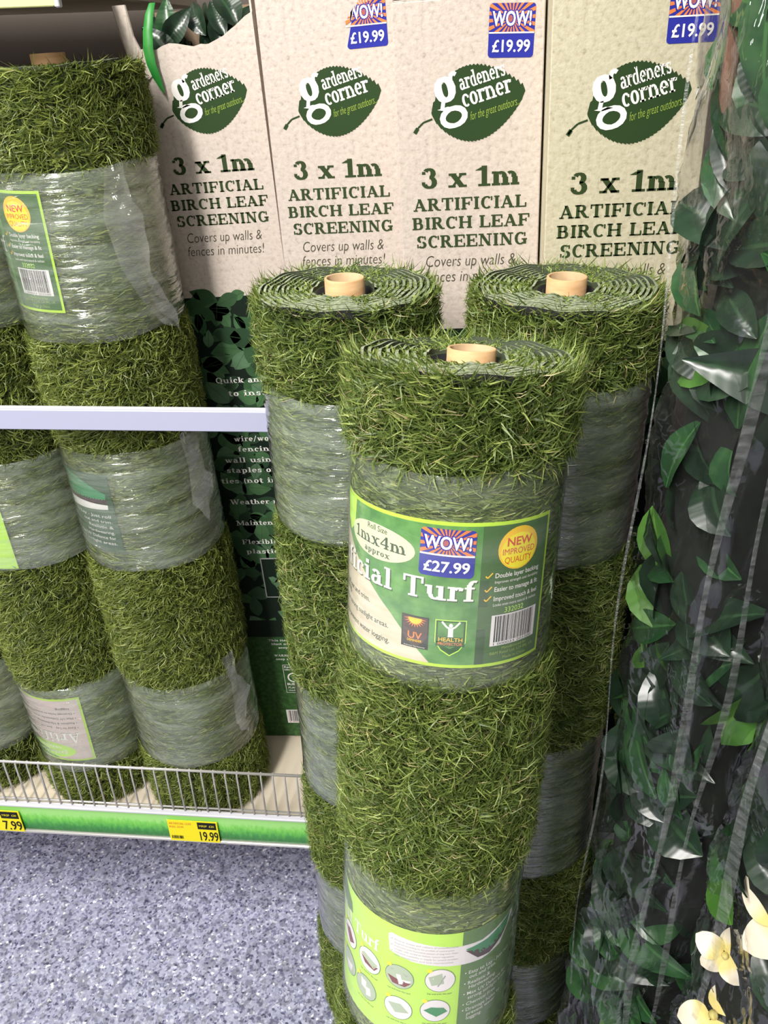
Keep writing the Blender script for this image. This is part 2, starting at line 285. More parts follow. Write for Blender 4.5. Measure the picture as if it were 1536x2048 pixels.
class Print:
    """flat print: polygons in (u, v) with a colour and a layer, later laid on a flat or curved face"""
    def __init__(s): s.p = []; s.layer = 0
    def nxt(s): s.layer += 1
    def poly(s, pts, m): s.p.append((list(pts), m, s.layer))
    def rect(s, u0, v0, u1, v1, m): s.poly([(u0, v0), (u1, v0), (u1, v1), (u0, v1)], m)
    def rrect(s, u0, v0, u1, v1, r, m, n=5):
        pts = []
        for cx, cy, a in ((u1 - r, v0 + r, -90), (u1 - r, v1 - r, 0), (u0 + r, v1 - r, 90), (u0 + r, v0 + r, 180)):
            for i in range(n + 1): q = math.radians(a + 90 * i / n); pts.append((cx + r * math.cos(q), cy + r * math.sin(q)))
        s.poly(pts, m)
    def oval(s, cu, cv, ru, rv, m, n=28): s.poly([(cu + ru * math.cos(2 * PI * i / n), cv + rv * math.sin(2 * PI * i / n)) for i in range(n)], m)
    def ring(s, cu, cv, ru, rv, wd, m, n=28):
        for i in range(n):
            a, b = 2 * PI * i / n, 2 * PI * (i + 1) / n
            s.poly([(cu + ru * math.cos(a), cv + rv * math.sin(a)), (cu + ru * math.cos(b), cv + rv * math.sin(b)), (cu + (ru - wd) * math.cos(b), cv + (rv - wd) * math.sin(b)), (cu + (ru - wd) * math.cos(a), cv + (rv - wd) * math.sin(a))], m)
    def text(s, body, u, v, h, m, width=None, slab=False, bold=1.0, off=0.0, rot=0, shear=0, align='l', wide=1.0, track=.05):
        ps, wd = slab_polys(body, 1.0, track, bold) if slab else sans_polys(body, off)
        sx = (width / wd) if width else h * wide
        tot = wd * sx; o = {'l': 0, 'c': -tot / 2, 'r': -tot}[align]
        c, sn = math.cos(rot), math.sin(rot)
        for q in ps:
            L = []
            for x, y in q:
                X_, Y_ = x * sx + o + shear * y * h, y * h
                L.append((u + X_ * c - Y_ * sn, v + X_ * sn + Y_ * c))
            s.p.append((L, m, s.layer))
    def line(s, pts, wd, m):
        for i in range(len(pts) - 1):
            (ax, ay), (bx, by) = pts[i], pts[i + 1]; l = math.hypot(bx - ax, by - ay) or 1; nx, ny = -(by - ay) / l * wd / 2, (bx - ax) / l * wd / 2
            s.poly([(ax + nx, ay + ny), (bx + nx, by + ny), (bx - nx, by - ny), (ax - nx, ay - ny)], m)
    def barcode(s, u0, v0, u1, v1, m, seed=1):
        rr = random.Random(seed); u = u0
        unit = (u1 - u0) / 95
        while u < u1 - unit:
            b = rr.choice((1, 1, 2, 3)) * unit; s.rect(u, v0, min(u + b, u1), v1, m); u += b + rr.choice((1, 1, 2)) * unit
    def clip(s, u1=None):
        pass
    def build(s, name, fn, parent, maxlen=None, lift=.00018, base=.0003, **props):
        mats = []; vs = []; fs = []; mi = []
        def emit(pts, m, z):
            b = len(vs); vs.extend(fn(u, v, z) for u, v in pts); fs.append(tuple(range(b, b + len(pts)))); mi.append(m)
        def split(tri, m, z, d=0):
            e = [(math.dist(tri[i], tri[(i + 1) % 3]), i) for i in range(3)]; L, i = max(e)
            if L <= maxlen or d > 12: emit(tri, m, z); return
            a, b, c = tri[i], tri[(i + 1) % 3], tri[(i + 2) % 3]; mid = ((a[0] + b[0]) / 2, (a[1] + b[1]) / 2)
            split([a, mid, c], m, z, d + 1); split([mid, b, c], m, z, d + 1)
        for pts, m, ly in s.p:
            if m not in mats: mats.append(m)
            k = mats.index(m); z = base + ly * lift
            # keep every face front-side out
            ar = sum(pts[i][0] * pts[(i + 1) % len(pts)][1] - pts[(i + 1) % len(pts)][0] * pts[i][1] for i in range(len(pts)))
            if ar < 0: pts = pts[::-1]
            if maxlen is None: emit(pts, k, z)
            else:
                if len(pts) == 3: split(pts, k, z)
                elif len(pts) == 4: split([pts[0], pts[1], pts[2]], k, z); split([pts[0], pts[2], pts[3]], k, z)
                else:
                    cx = sum(p[0] for p in pts) / len(pts); cy = sum(p[1] for p in pts) / len(pts)
                    for i in range(len(pts)): split([(cx, cy), pts[i], pts[(i + 1) % len(pts)]], k, z)
        return mesh(name, vs, fs, [M[m] for m in mats], parent, mi, maxlen is not None, **props)

for nm, col in dict(ink=(.030, .052, .016), inkbrown=(.05, .048, .026), logogreen=(.022, .050, .014), white=(.80, .78, .74), limetxt=(.30, .42, .06),
                    blue=(.022, .028, .30), orange=(.75, .20, .055), lime=(.46, .70, .055), cream=(.62, .56, .42), creamgreen=(.60, .66, .42), darkpanel=(.055, .13, .035),
                    midpanel=(.035, .085, .03), red=(.62, .06, .02), yellow=(.85, .52, .03), black=(.012, .012, .012), shieldgreen=(.02, .09, .02),
                    brightlime=(.50, .80, .10), olive=(.12, .22, .07), palegreen=(.42, .5, .36), maroon=(.20, .05, .05), soil=(.07, .035, .035), picgreen=(.05, .26, .10),
                    ticket=(.86, .74, .02), grey=(.35, .35, .35), labelwhite=(.78, .74, .74), leafdark=(.006, .014, .008), pinkish=(.62, .52, .48)).items():
    M[nm] = flat('print_' + nm, col, .6, .18)
M['turfprint'] = noisy('print_lawn_green', [(.3, (.06, .20, .045)), (.55, (.11, .29, .07)), (.75, (.17, .36, .11))], 70, .4)
M['woodprint'] = noisy('print_pale_wood', [(.3, (.56, .48, .34)), (.7, (.66, .60, .48))], 30, .45, sc=(1, 1, 6))
M['grassprint'] = noisy('print_dark_grass', [(.3, (.015, .05, .012)), (.6, (.035, .11, .025)), (.8, (.06, .17, .04))], 130, .5)
for i, col in enumerate(((.020, .060, .022), (.035, .10, .035), (.06, .15, .055), (.10, .20, .10))): M['lf%d' % i] = noisy('print_leaf_%s' % 'abcd'[i], [(.3, tuple(x * .6 for x in col)), (.7, col)], 30, .5)

# ------------------------------------------------------------------ setting
def floor_mat():
    m, nt, b = new_mat('speckled_vinyl'); co = coords(nt)
    cols = []
    v1 = nt.nodes.new('ShaderNodeTexVoronoi'); v1.inputs['Scale'].default_value = 260; nt.links.new(co, v1.inputs[0])
    s1 = nt.nodes.new('ShaderNodeSeparateColor'); nt.links.new(v1.outputs['Color'], s1.inputs[0])
    r1 = ramp(nt, [(0, (.08, .08, .15)), (.04, (.18, .18, .29)), (.25, (.31, .315, .44)), (.6, (.38, .385, .51)), (.9, (.49, .495, .61)), (.975, (.80, .80, .86))], s1.outputs[0]); r1.color_ramp.interpolation = 'CONSTANT'
    v2 = nt.nodes.new('ShaderNodeTexVoronoi'); v2.inputs['Scale'].default_value = 120; nt.links.new(co, v2.inputs[0])
    s2 = nt.nodes.new('ShaderNodeSeparateColor'); nt.links.new(v2.outputs['Color'], s2.inputs[0])
    r2 = ramp(nt, [(0, (.62, .62, .62)), (.25, (.9, .9, .9)), (.7, (1, 1, 1)), (.93, (1.12, 1.12, 1.12))], s2.outputs[1]); r2.color_ramp.interpolation = 'CONSTANT'
    mx = N(nt, 'ShaderNodeMix', data_type='RGBA', blend_type='MULTIPLY'); mx.inputs[0].default_value = 1
    nt.links.new(r1.outputs[0], mx.inputs[6]); nt.links.new(r2.outputs[0], mx.inputs[7])
    n = noise(nt, co, 5, 3); rn = ramp(nt, [(.3, (.88, .88, .88)), (.7, (1.06, 1.06, 1.06))], n.outputs[0])
    m2 = N(nt, 'ShaderNodeMix', data_type='RGBA', blend_type='MULTIPLY'); m2.inputs[0].default_value = 1
    nt.links.new(mx.outputs[2], m2.inputs[6]); nt.links.new(rn.outputs[0], m2.inputs[7]); nt.links.new(m2.outputs[2], b.inputs['Base Color'])
    b.inputs['Roughness'].default_value = .38; return m
M['floor'] = floor_mat()
FZ = -.2
mb = MB(); mb.box(-3.0, 2.0, -1.5, 1.75, FZ - .05, FZ); mb.out('floor', M['floor'], kind='structure')
M['wall'] = noisy('painted_steel_panel', [(.3, (.085, .068, .055)), (.7, (.10, .08, .066))], 4, .55)
mb = MB(); mb.box(-3.0, 2.0, 1.62, 1.70, FZ, 2.4); mb.out('wall_back', M['wall'], kind='structure')

# ------------------------------------------------------------------ shelving
M['white_steel'] = noisy('white_enamelled_steel', [(.3, (.50, .50, .55)), (.7, (.56, .56, .61))], 8, .35)
M['deck'] = noisy('cream_enamelled_steel', [(.3, (.62, .54, .42)), (.7, (.70, .62, .50))], 12, .4)
M['chrome'] = flat('zinc_wire', (.62, .60, .57), .32, .5, .55)
M['dark_steel'] = flat('dark_steel', (.03, .03, .035), .6)
def scuffed():
    m, nt, b = new_mat('scuffed_white_rail'); co = coords(nt, (1, 1, 3)); n = noise(nt, co, 45, 5, .7)
    r = ramp(nt, [(0, (.40, .41, .55)), (.68, (.40, .41, .55)), (.74, (.30, .31, .42))], n.outputs[0])
    nt.links.new(r.outputs[0], b.inputs['Base Color']); b.inputs['Roughness'].default_value = .35; return m
M['rail'] = scuffed()
SZ = .03                                     # top of the base shelf
FY = .955                                    # front of the base shelf
shelf = empty('shelf_unit', (-.5, FY, FZ), label='low white metal base shelf with green grass-print front strip', category='shelf')
def sh(name, mb, mats, **p):
    o = mb.out(name, mats, shelf, **p); o.matrix_parent_inverse = Matrix.Translation((.5, -FY, -FZ)); return o
mb = MB(); mb.box(-1.9, .62, FY + .004, 1.56, SZ - .03, SZ, bev=.002); sh('deck', mb, M['deck'])
mb = MB(); mb.box(-1.9, .62, FY + .16, FY + .18, FZ, SZ - .03); sh('kickboard', mb, M['dark_steel'])
mb = MB(); mb.box(-1.9, .62, FY - .004, FY + .003, SZ - .036, SZ + .031, bev=.001); sh('front_strip', mb, M['white_steel'])
mb = MB(); mb.box(-1.9, .62, FY - .010, FY - .004, SZ - .038, SZ - .032, bev=.001); sh('strip_lip', mb, M['chrome'], label='bright metal lip under the green strip')
mb = MB(); mb.box(-1.9, .62, FY - .010, FY - .004, SZ + .0285, SZ + .033, bev=.001); sh('strip_lip', mb, M['white_steel'])
def strip_mat():
    m, nt, b = new_mat('green_strip_print'); co = coords(nt); sp = nt.nodes.new('ShaderNodeSeparateXYZ'); nt.links.new(co, sp.inputs[0])
    mr = nt.nodes.new('ShaderNodeMapRange'); mr.inputs['From Min'].default_value = SZ - .034; mr.inputs['From Max'].default_value = SZ + .024
    nt.links.new(sp.outputs[2], mr.inputs[0])
    n = noise(nt, coords(nt, (1, 1, .45)), 170, 3, .6); ad = N(nt, 'ShaderNodeMath', operation='MULTIPLY_ADD'); ad.inputs[1].default_value = .45
    nt.links.new(n.outputs[0], ad.inputs[0]); nt.links.new(mr.outputs[0], ad.inputs[2])
    r = ramp(nt, [(.30, (.02, .15, .03)), (.52, (.045, .27, .05)), (.66, (.10, .44, .06)), (.85, (.20, .62, .09)), (1, (.34, .72, .2))], ad.outputs[0])
    nt.links.new(r.outputs[0], b.inputs['Base Color']); b.inputs['Roughness'].default_value = .35; return m
M['strip'] = strip_mat()
mb = MB(); mb.box(-1.9, .62, FY - .0062, FY - .0042, SZ - .031, SZ + .0285); sh('grass_print_strip', mb, M['strip'], label='green printed strip with a darker row of grass')
for x in (-1.6, .60):                        # uprights that carry the rail, outside or hidden in the photo
    mb = MB(); mb.box(x - .015, x + .015, 1.56, 1.60, FZ, 1.5, bev=.003); sh('upright', mb, M['white_steel'])
rail = empty('retaining_rail', (-.4, .93, .80), label='white scuffed metal rail across the front of the turf rolls on the shelf', category='rail')
def rl(name, mb, mats):
    o = mb.out(name, mats, rail); o.matrix_parent_inverse = Matrix.Translation((.4, -.93, -.80)); return o
mb = MB(); mb.box(-1.62, -.205, .93, .935, .7925, .8205, bev=.0012); rl('face_plate', mb, M['rail'])
mb = MB(); mb.box(-1.62, -.205, .9352, .944, .817, .8205, bev=.001); rl('top_flange', mb, M['white_steel'])
for x in (-1.6,): 
    mb = MB(); mb.box(x - .012, x + .012, .936, 1.56, .795, .815, bev=.002); rl('side_arm', mb, M['white_steel'])
mb = MB(); mb.box(-.228, -.208, .9452, 1.0, .800, .816, bev=.002); rl('side_arm', mb, M['white_steel'])

fence = empty('wire_guard', (-.5, FY, SZ + .028), label='low silver wire guard along the base shelf front', category='guard')
FM = Matrix.Translation((.5, -FY, -SZ - .028))
def fn_(name, mb):
    o = mb.out(name, M['chrome'], fence, True); o.matrix_parent_inverse = FM; return o
for z in (.158, .068, .060):
    mb = MB(); mb.tube([(-1.3, FY + .002, z), (-.15, FY + .002, z)], .0024 if z > .1 else .0018, 8); fn_('wire', mb)
mb = MB(); mb.tube([(0, FY, .0595), (0, FY, .150), (0, FY + .001, .156), (0, FY + .005, .1595)], .00165, 6)
rod = fn_('rod', mb); rod.location.x = -1.28
for i in range(1, 56):
    r = rod.copy(); C.objects.link(r); r.location.x = -1.28 + i * .0204
    r.parent = fence; r.matrix_parent_inverse = FM

def ticket(x0, x1, price, left, lab):
    y = FY - .0112
    t = empty('price_ticket', ((x0 + x1) / 2, y, SZ - .032), label=lab, category='price label')
    mb = MB(); mb.box(x0, x1, y, y + .0010, SZ - .0335, SZ + .0185)
    o = mb.out('card', M['ticket'], t); o.matrix_parent_inverse = t.matrix_world.inverted()
    o.matrix_parent_inverse = Matrix.Translation((-(x0 + x1) / 2, -y, -(SZ - .032)))
    p = Print(); wd = x1 - x0; p.layer = 1
    p.rect(wd * .60, .033, wd * .97, .050, 'black'); p.nxt()
    p.text('MRSP  £20', wd * .63, .039, .0050, 'ticket', width=wd * .3)
    p.text(price, wd * .985, .0045, .0235, 'black', width=wd * .40, align='r', off=.012)
    for i, s_ in enumerate(left): p.text(s_, wd * .03, .0425 - i * .0085, .0052, 'orange', width=wd * .45 * (1 if i == 0 else .62))
    p.barcode(wd * .04, .006, wd * .27, .014, 'black', 7)
    q = p.build('print', lambda u, v, z: (x0 + u, y - z, SZ - .0335 + v), t); q.matrix_parent_inverse = o.matrix_parent_inverse
ticket(-.4960, -.4070, '19.99', ('ARTIFICIAL LEAF', 'ROLL 3X1M'), 'yellow shelf price label reading 19.99 near the middle of the green strip')
ticket(-.855, -.766, '7.99', ('TURF', 'ROLL'), 'yellow shelf price label reading 7.99 at the left edge')

up = empty('upper_shelf', (-1.0, .97, 1.26), label='shelf above the turf rolls with a pale yellow ticket strip', category='shelf')
UI = Matrix.Translation((1.0, -.97, -1.26))
mb = MB(); mb.box(-1.9, -.445, .962, 1.56, 1.268, 1.298, bev=.002); mb.out('board', M['deck'], up).matrix_parent_inverse = UI
mb = MB(); mb.box(-1.9, -.42, .952, .958, 1.2535, 1.30, bev=.001); mb.out('ticket_strip', flat('pale_yellow_card', (.75, .78, .30), .5), up).matrix_parent_inverse = UI
mb = MB(); mb.box(-.420, -.4145, .951, .9595, 1.2525, 1.30, bev=.001); mb.out('end_cap', M['white_steel'], up).matrix_parent_inverse = UI
mb = MB(); mb.box(-1.9, -.42, .9585, .961, 1.262, 1.30); mb.out('strip_holder', M['white_steel'], up).matrix_parent_inverse = UI

# ------------------------------------------------------------------ cartons
def carton_mat(name, a, b_):
    m, nt, b = new_mat(name); co = coords(nt); n = noise(nt, co, 170, 5, .6); n2 = noise(nt, co, 22, 2)
    r = ramp(nt, [(.30, tuple(x * .72 for x in a)), (.43, a), (.7, b_)], n.outputs[0]); nt.links.new(r.outputs[0], b.inputs['Base Color'])
    b.inputs['Roughness'].default_value = .55; bump(nt, n.outputs[0], b, .0012, .55); return m
M['carton'] = carton_mat('cream_stucco_print', (.52, .445, .385), (.60, .525, .46))
M['carton_y'] = carton_mat('yellow_cream_stucco_print', (.50, .455, .315), (.58, .54, .40))
M['carton_side'] = flat('carton_side', (.03, .045, .02), .6)
M['carton_in'] = noisy('carton_inside', [(.3, (.20, .14, .09)), (.7, (.27, .19, .12))], 30, .8)
BW, BD = .161, .11
K = 1.02
def bz(z): return 1.215 + (z - 1.215) * K - SZ        # height above the shelf, from heights taken at one metre
def birch_leaf(p, cu, cv, L, Wd, rot, m, teeth=26):
    pts = []; c, s = math.cos(rot), math.sin(rot)
    def prof(t): return Wd / 2 * (math.sin(PI * t ** .88) ** .74) * (1 - .10 * t)
    def put(x, y): pts.append((cu + x * c - y * s, cv + x * s + y * c))
    for side in (1, -1):
        rng = range(teeth + 1) if side == 1 else range(teeth, -1, -1)
        for i in rng:
            t = i / teeth; w_ = prof(min(max(t, 0.001), .999)); put(-L / 2 + L * t, side * w_)
            if 0 < i < teeth and side == 1: put(-L / 2 + L * (t + .6 / teeth), side * (prof(t) + .0012))
            if 0 < i < teeth and side == -1: put(-L / 2 + L * (t - .1 / teeth), side * (prof(t) + .0012))
    p.poly(pts, m)
def carton_print(green='ink'):
    p = Print(); p.layer = 0
    # leaf badge and its stalk
    birch_leaf(p, .0905, bz(1.151), .104, .078, math.radians(10), 'logogreen')
    st = [(.040, bz(1.137)), (.030, bz(1.134)), (.024, bz(1.129)), (.0205, bz(1.1245))]
    p.line(st, .0020, 'logogreen'); p.line([(.0235, bz(1.1285)), (.0198, bz(1.1235))], .0042, 'logogreen')
    p.nxt(); r = math.radians(14)
    gx, gz = .0465, bz(1.1405)
    p.text('g', gx, gz, .0515, 'white', slab=True, rot=r, width=.0325)
    def along(d, up_): return gx + d * math.cos(r) - up_ * math.sin(r), gz + d * math.sin(r) + up_ * math.cos(r)
    a, b = along(.0300, .0165); p.text('ardeners', a, b, .0160, 'white', slab=True, rot=r, width=.0510, track=-.04)
    a, b = along(.0285, -.0010); p.text('corner', a, b, .0190, 'white', slab=True, rot=r, width=.0560, track=-.04)
    a, b = along(.0330, -.0155); p.text('for the great outdoors...', a, b, .0090, 'limetxt', rot=r, width=.0560, shear=.25, off=-.012)
    p.text('3 x 1m', .026, bz(1.066), .0215, green, slab=True, width=.112, track=.02, bold=1.25)
    p.text('ARTIFICIAL', .0150, bz(1.0415), .0135, green, slab=True, width=.131, bold=1.18)
    p.text('BIRCH LEAF', .0130, bz(1.0210), .0135, green, slab=True, width=.137, bold=1.18)
    p.text('SCREENING', .0170, bz(1.0000), .0140, green, slab=True, width=.131, bold=1.18)
    p.text('Covers up walls &', .026, bz(.978), .0140, 'inkbrown', width=.108, shear=.15, off=-.012)
    p.text('fences in minutes!', .024, bz(.960), .0140, 'inkbrown', width=.110, shear=.15, off=-.012)
    return p
def by(z):
    z = 1.215 + (z - 1.215) * 1.0636 if z > .45 else .0355 + (z - .013) * (.4014 - .0355) / (.45 - .013)
    return z - SZ
def leafy_print(p, seed=3):
    """lower photographic panel: dark leaves, white captions, small framed picture, lawn strip and bar code"""
    rr = random.Random(seed); top = by(.915); L0 = p.layer
    p.layer = 0; p.rect(0, .002, BW, top, 'leafdark')
    p.layer = 1
    for k in range(210):
        u = rr.uniform(.0, BW); v = rr.uniform(.26, top + .004); ln = rr.uniform(.026, .050); wd = ln * rr.uniform(.5, .7); a = rr.uniform(0, 6.28)
        pts = []
        for i in range(9): t = i / 8; pts.append((-ln / 2 + ln * t, wd / 2 * math.sin(PI * t ** .8)))
        for i in range(7, 0, -1): t = i / 8; pts.append((-ln / 2 + ln * t, -wd / 2 * math.sin(PI * t ** .8)))
        c, s = math.cos(a), math.sin(a); q = [(u + x * c - y * s, v + x * s + y * c) for x, y in pts]
        if all(0 < x < BW for x, y in q):
            p.layer = 1 + k % 4 * .5; p.poly(q, 'lf%d' % rr.choice((0, 1, 1, 2, 2, 3)))
            p.layer += .2; p.line([(u - ln / 2 * c, v - ln / 2 * s), (u + ln / 2 * c, v + ln / 2 * s)], .0005, 'lf0')
    p.layer = 3.2; p.rect(0, .002, BW, by(.300), 'grassprint')
    p.rect(0, by(.300), BW, by(.345), 'leafdark')
    p.layer = 4
    for s_, z in (('Quick and easy', .803), ('to install', .783), ('Attaches to', .742), ('wire/wooden', .711), ('fencing or', .694), ('wall using nails', .676), ('staples or cable', .659), ('ties (not included)', .641), ('Weather resistant', .604), ('Maintenance free', .566), ('Flexible and UV', .531), ('plastic leaves', .513)):
        p.text(s_, .089, by(z - (.012 if z > .45 else .004)), .0092, 'white', slab=True, align='c', width=len(s_) * .0083)
    p.rect(.052, by(.405), .150, by(.492), 'grey'); p.layer = 4.5; p.rect(.054, by(.407), .148, by(.490), 'leafdark'); p.layer = 5
    for k in range(26):
        u = rr.uniform(.063, .14); v = by(rr.uniform(.416, .480)); ln = .02; a = rr.uniform(0, 6.28)
        p.layer = 5 + k % 3 * .3; p.poly([(u + x * math.cos(a) - y * math.sin(a), v + x * math.sin(a) + y * math.cos(a)) for x, y in ((-.01, 0), (-.003, .0055), (.006, .004), (.010, 0), (.004, -.005), (-.004, -.005))], 'lf%d' % rr.choice((1, 2, 3, 3)))
    p.layer = 4
    for s_, z in (('This item is for decoration', .288), ('Must not be eaten by pets', .278), ('Keep away from fire', .268), ('WARNING: To avoid danger', .246), ('Keep away from children', .236)):
        p.text(s_, .098, by(z), .0048, 'white', slab=True, align='c', width=len(s_) * .0042)
    # recycling panel
    x0, z0, x1, z1 = .060, by(.142), .094, by(.222)
    for a, b in (((x0, z0), (x1, z0)), ((x1, z0), (x1, z1)), ((x1, z1), (x0, z1)), ((x0, z1), (x0, z0))): p.line([a, b], .0008, 'white')
    p.text('Recycling', x0 + .002, z1 - .007, .0048, 'white', width=.03, off=.01); p.text('information', x0 + .002, z1 - .013, .0045, 'white', width=.03, off=.01)
    for i in range(11):
        a, b = math.radians(60 + 26 * i), math.radians(60 + 26 * (i + 1)); cx, cz = .077, by(.186)
        p.line([(cx + .010 * math.cos(a), cz + .010 * math.sin(a)), (cx + .010 * math.cos(b), cz + .010 * math.sin(b))], .0028, 'white')
    p.poly([(.085, by(.180)), (.094, by(.184)), (.087, by(.193))], 'white')
    p.text('BLISTER', .063, by(.164), .0055, 'white', width=.028, off=.02); p.text('PLASTIC', .064, by(.154), .0048, 'white', width=.026); p.text('check local', .064, by(.147), .0035, 'white', width=.026)
    p.rect(.052, by(.050), .112, by(.090), 'labelwhite'); p.layer = 4.6; p.barcode(.056, by(.056), .108, by(.088), 'black', 3); p.text('5 000001 332018', .056, by(.0515), .0035, 'maroon', width=.05)

def rr_bound(a, hw, hh, r):
    """distance from the centre to a rounded rectangle's edge at angle a"""
    d = 0; c, s = math.cos(a), math.sin(a); lo, hi = 0, 1
    for _ in range(22):
        m = (lo + hi) / 2; x, y = abs(m * c), abs(m * s)
        ins = x <= hw and y <= hh and not (x > hw - r and y > hh - r and math.hypot(x - hw + r, y - hh + r) > r)
        lo, hi = (m, hi) if ins else (lo, m)
    return lo
def sticker(p, u0, v0, wd, ht, price, rot=0.0, torn=False):
    L0 = p.layer; q = Print(); r = .0035
    q.rrect(0, 0, wd, ht, r, 'blue'); hb = ht * .46; cy = hb + (ht - hb) * .48; cx = wd / 2
    q.layer = 1
    n = 22
    for i in range(n):
        a0, a1 = 2 * PI * (i + .02) / n, 2 * PI * (i + .52) / n; pts = [(cx, cy)]
        for k in range(5):
            a = a0 + (a1 - a0) * k / 4; c, s = math.cos(a), math.sin(a)
            d = rr_bound(a, wd / 2, (ht - hb), r)
            if s < -1e-6: d = min(d, (cy - hb) / -s)
            if s > 1e-6: d = min(d, (ht - cy) / s)
            if abs(c) > 1e-6: d = min(d, (wd / 2 - .0002) / abs(c))
            x, y = cx + d * c, cy + d * s
            # round the two upper corners
            for sx in (-1, 1):
                ccx, ccy = cx + sx * (wd / 2 - r), ht - r
                if (x - ccx) * sx > 0 and y > ccy:
                    e = math.hypot(x - ccx, y - ccy)
                    if e > r: x, y = ccx + (x - ccx) * r / e, ccy + (y - ccy) * r / e
            pts.append((x, y))
        q.poly(pts, 'orange')
    q.layer = 2; q.rect(0.0003, hb - .0006, wd - .0003, hb + .0008, 'white')
    for off, m, ly in ((.075, 'blue', 2.6), (.025, 'white', 3.4)):
        q.layer = ly; q.text('WOW!', wd * .5, hb + (ht - hb) * .25, (ht - hb) * .50, m, width=wd * (.88 if m == 'blue' else .84), off=off, align='c')
    q.layer = 3; q.text(price, wd * .5, hb * .24, hb * .50, 'white', width=wd * .84, off=.02, align='c')
    c, s = math.cos(rot), math.sin(rot)
    for pts, m, ly in q.p:
        pp = []
        for x, y in pts:
            if torn: # the top left corner is cut away
                k = (ht - y) + x * 1.15 - ht * .42
                if k < 0: x = x - k * .62; y = y + k * .45
            pp.append((u0 + x * c - y * s, v0 + x * s + y * c))
        p.p.append((pp, m, L0 + ly))

cp = carton_print(); _L = list(cp.p); cp.p = []; leafy_print(cp, 9); cp.p += _L; cp_me = None; stk_me = None
def carton(x_left_top, Y, tilt, top, lab, kind):
    """x of the left edge at z = 1.25, leaning sideways by tilt; kind: which carton"""
    Hh = top - SZ
    xb = x_left_top + tilt * (1.25 - SZ)
    m3 = Matrix.Rotation(-tilt, 3, 'Y')
    root = empty('carton', (xb, Y, SZ + .0002 + (0 if tilt < 0 else BW * math.sin(tilt) * 0)), m3, label=lab, category='box', group='birch leaf screening cartons')
    side = M['carton_y'] if kind == 4 else M['carton']
    if kind != 1:
        mb = MB(); mb.box(0, BW, 0, BD, 0, Hh, bev=.0012)
        mats = [side, M['carton_side']]
        mb.m = [0] * len(mb.m)
        o = mb.out('carton_shell', mats, root)
        mb = MB(); mb.box(.002, BW - .002, .001, BD * .5 - .001, Hh + .0001, Hh + .0014); mb.out('flap', side, root)
        mb = MB(); mb.box(.002, BW - .002, BD * .5 + .001, BD - .001, Hh + .0001, Hh + .0014); mb.out('flap', side, root)
    else:
        # open, torn top: walls of board with a ragged front edge
        n = 16; rr = random.Random(5)
        prof = [1.207, 1.212, 1.2135, 1.211, 1.214, 1.2165, 1.216, 1.2135, 1.212, 1.213, 1.2125, 1.216, 1.220, 1.226, 1.2325, 1.238, 1.243]
        vs = []; fs = []
        for i, z in enumerate(prof):
            u = BW * i / n
            for y in (0, .0025): vs += [(u, y, 0), (u, y, z - SZ + rr.uniform(-.0008, .0008))]
        for i in range(n):
            a = i * 4; b = a + 4; fs += [(a, b, b + 1, a + 1), (a + 2, a + 3, b + 3, b + 2), (a + 1, b + 1, b + 3, a + 3)]
        mesh('front_wall', vs, fs, side, root)
        mb = MB(); mb.box(0, .0025, .0026, BD, 0, 1.19); mb.out('side_wall', side, root)
        mb = MB(); mb.box(BW - .0025, BW, .0026, BD, 0, Hh); mb.out('side_wall', side, root)
        mb = MB(); mb.box(.0026, BW - .0026, BD - .0025, BD, 0, Hh); mb.out('back_wall', M['carton_in'], root)
        mb = MB(); mb.box(.0026, BW - .0026, .0026, BD - .0026, 0, .003); mb.out('bottom', side, root)
        # torn flap standing up at the left
        f = [(-.012, -.002, 1.235), (.0, -.006, 1.183), (.012, -.004, 1.176), (.022, -.0015, 1.183), (.014, -.001, 1.205), (.006, -.002, 1.228), (.003, -.003, 1.262), (-.013, -.004, 1.262)]
        vs = [(x, y, z - SZ) for x, y, z in f] + [(x + .001, y + .002, z - SZ) for x, y, z in f]; k = len(f)
        mesh('torn_flap', vs, [tuple(range(k)), tuple(range(2 * k - 1, k - 1, -1))] + [(i, i + k, (i + 1) % k + k, (i + 1) % k) for i in range(k)], side, root)
    face = lambda u, v, z: (u, -z, v)
    if kind == 1:
        p = carton_print(); L = list(p.p); p.p = []; leafy_print(p); p.p += L
        p.build('print', face, root)
    else:
        global cp_me, stk_me
        if cp_me is None: cp_me = cp.build('print', face, root).data
        else: link('print', cp_me, root)
        p = Print(); p.layer = 1
        u0, v0 = {2: (.1050, bz(1.2035)), 3: (.1010, bz(1.1925)), 4: (.1120, bz(1.2005))}[kind]
        sticker(p, u0, v0, .0480, .0500, '£19.99', rot={2: .03, 3: -.045, 4: -.01}[kind], torn=(kind == 2))
        p.build('price_sticker', face, root, label='orange and blue price sticker')
    return root
b1 = carton(-.428, 1.170, .045, 1.256, 'cream carton with a torn open top showing leaves, leafy lower panel', 1)
carton(-.248, 1.107, .029, 1.262, 'cream carton beside the torn one, price sticker with a cut corner', 2)
carton(-.0826, 1.020, .0315, 1.2490, 'pinkish cream carton with a whole price sticker, left of the yellower carton', 3)
carton(.0810, .965, .0315, 1.262, 'yellower cream carton at the right, partly behind the bagged leaves', 4)

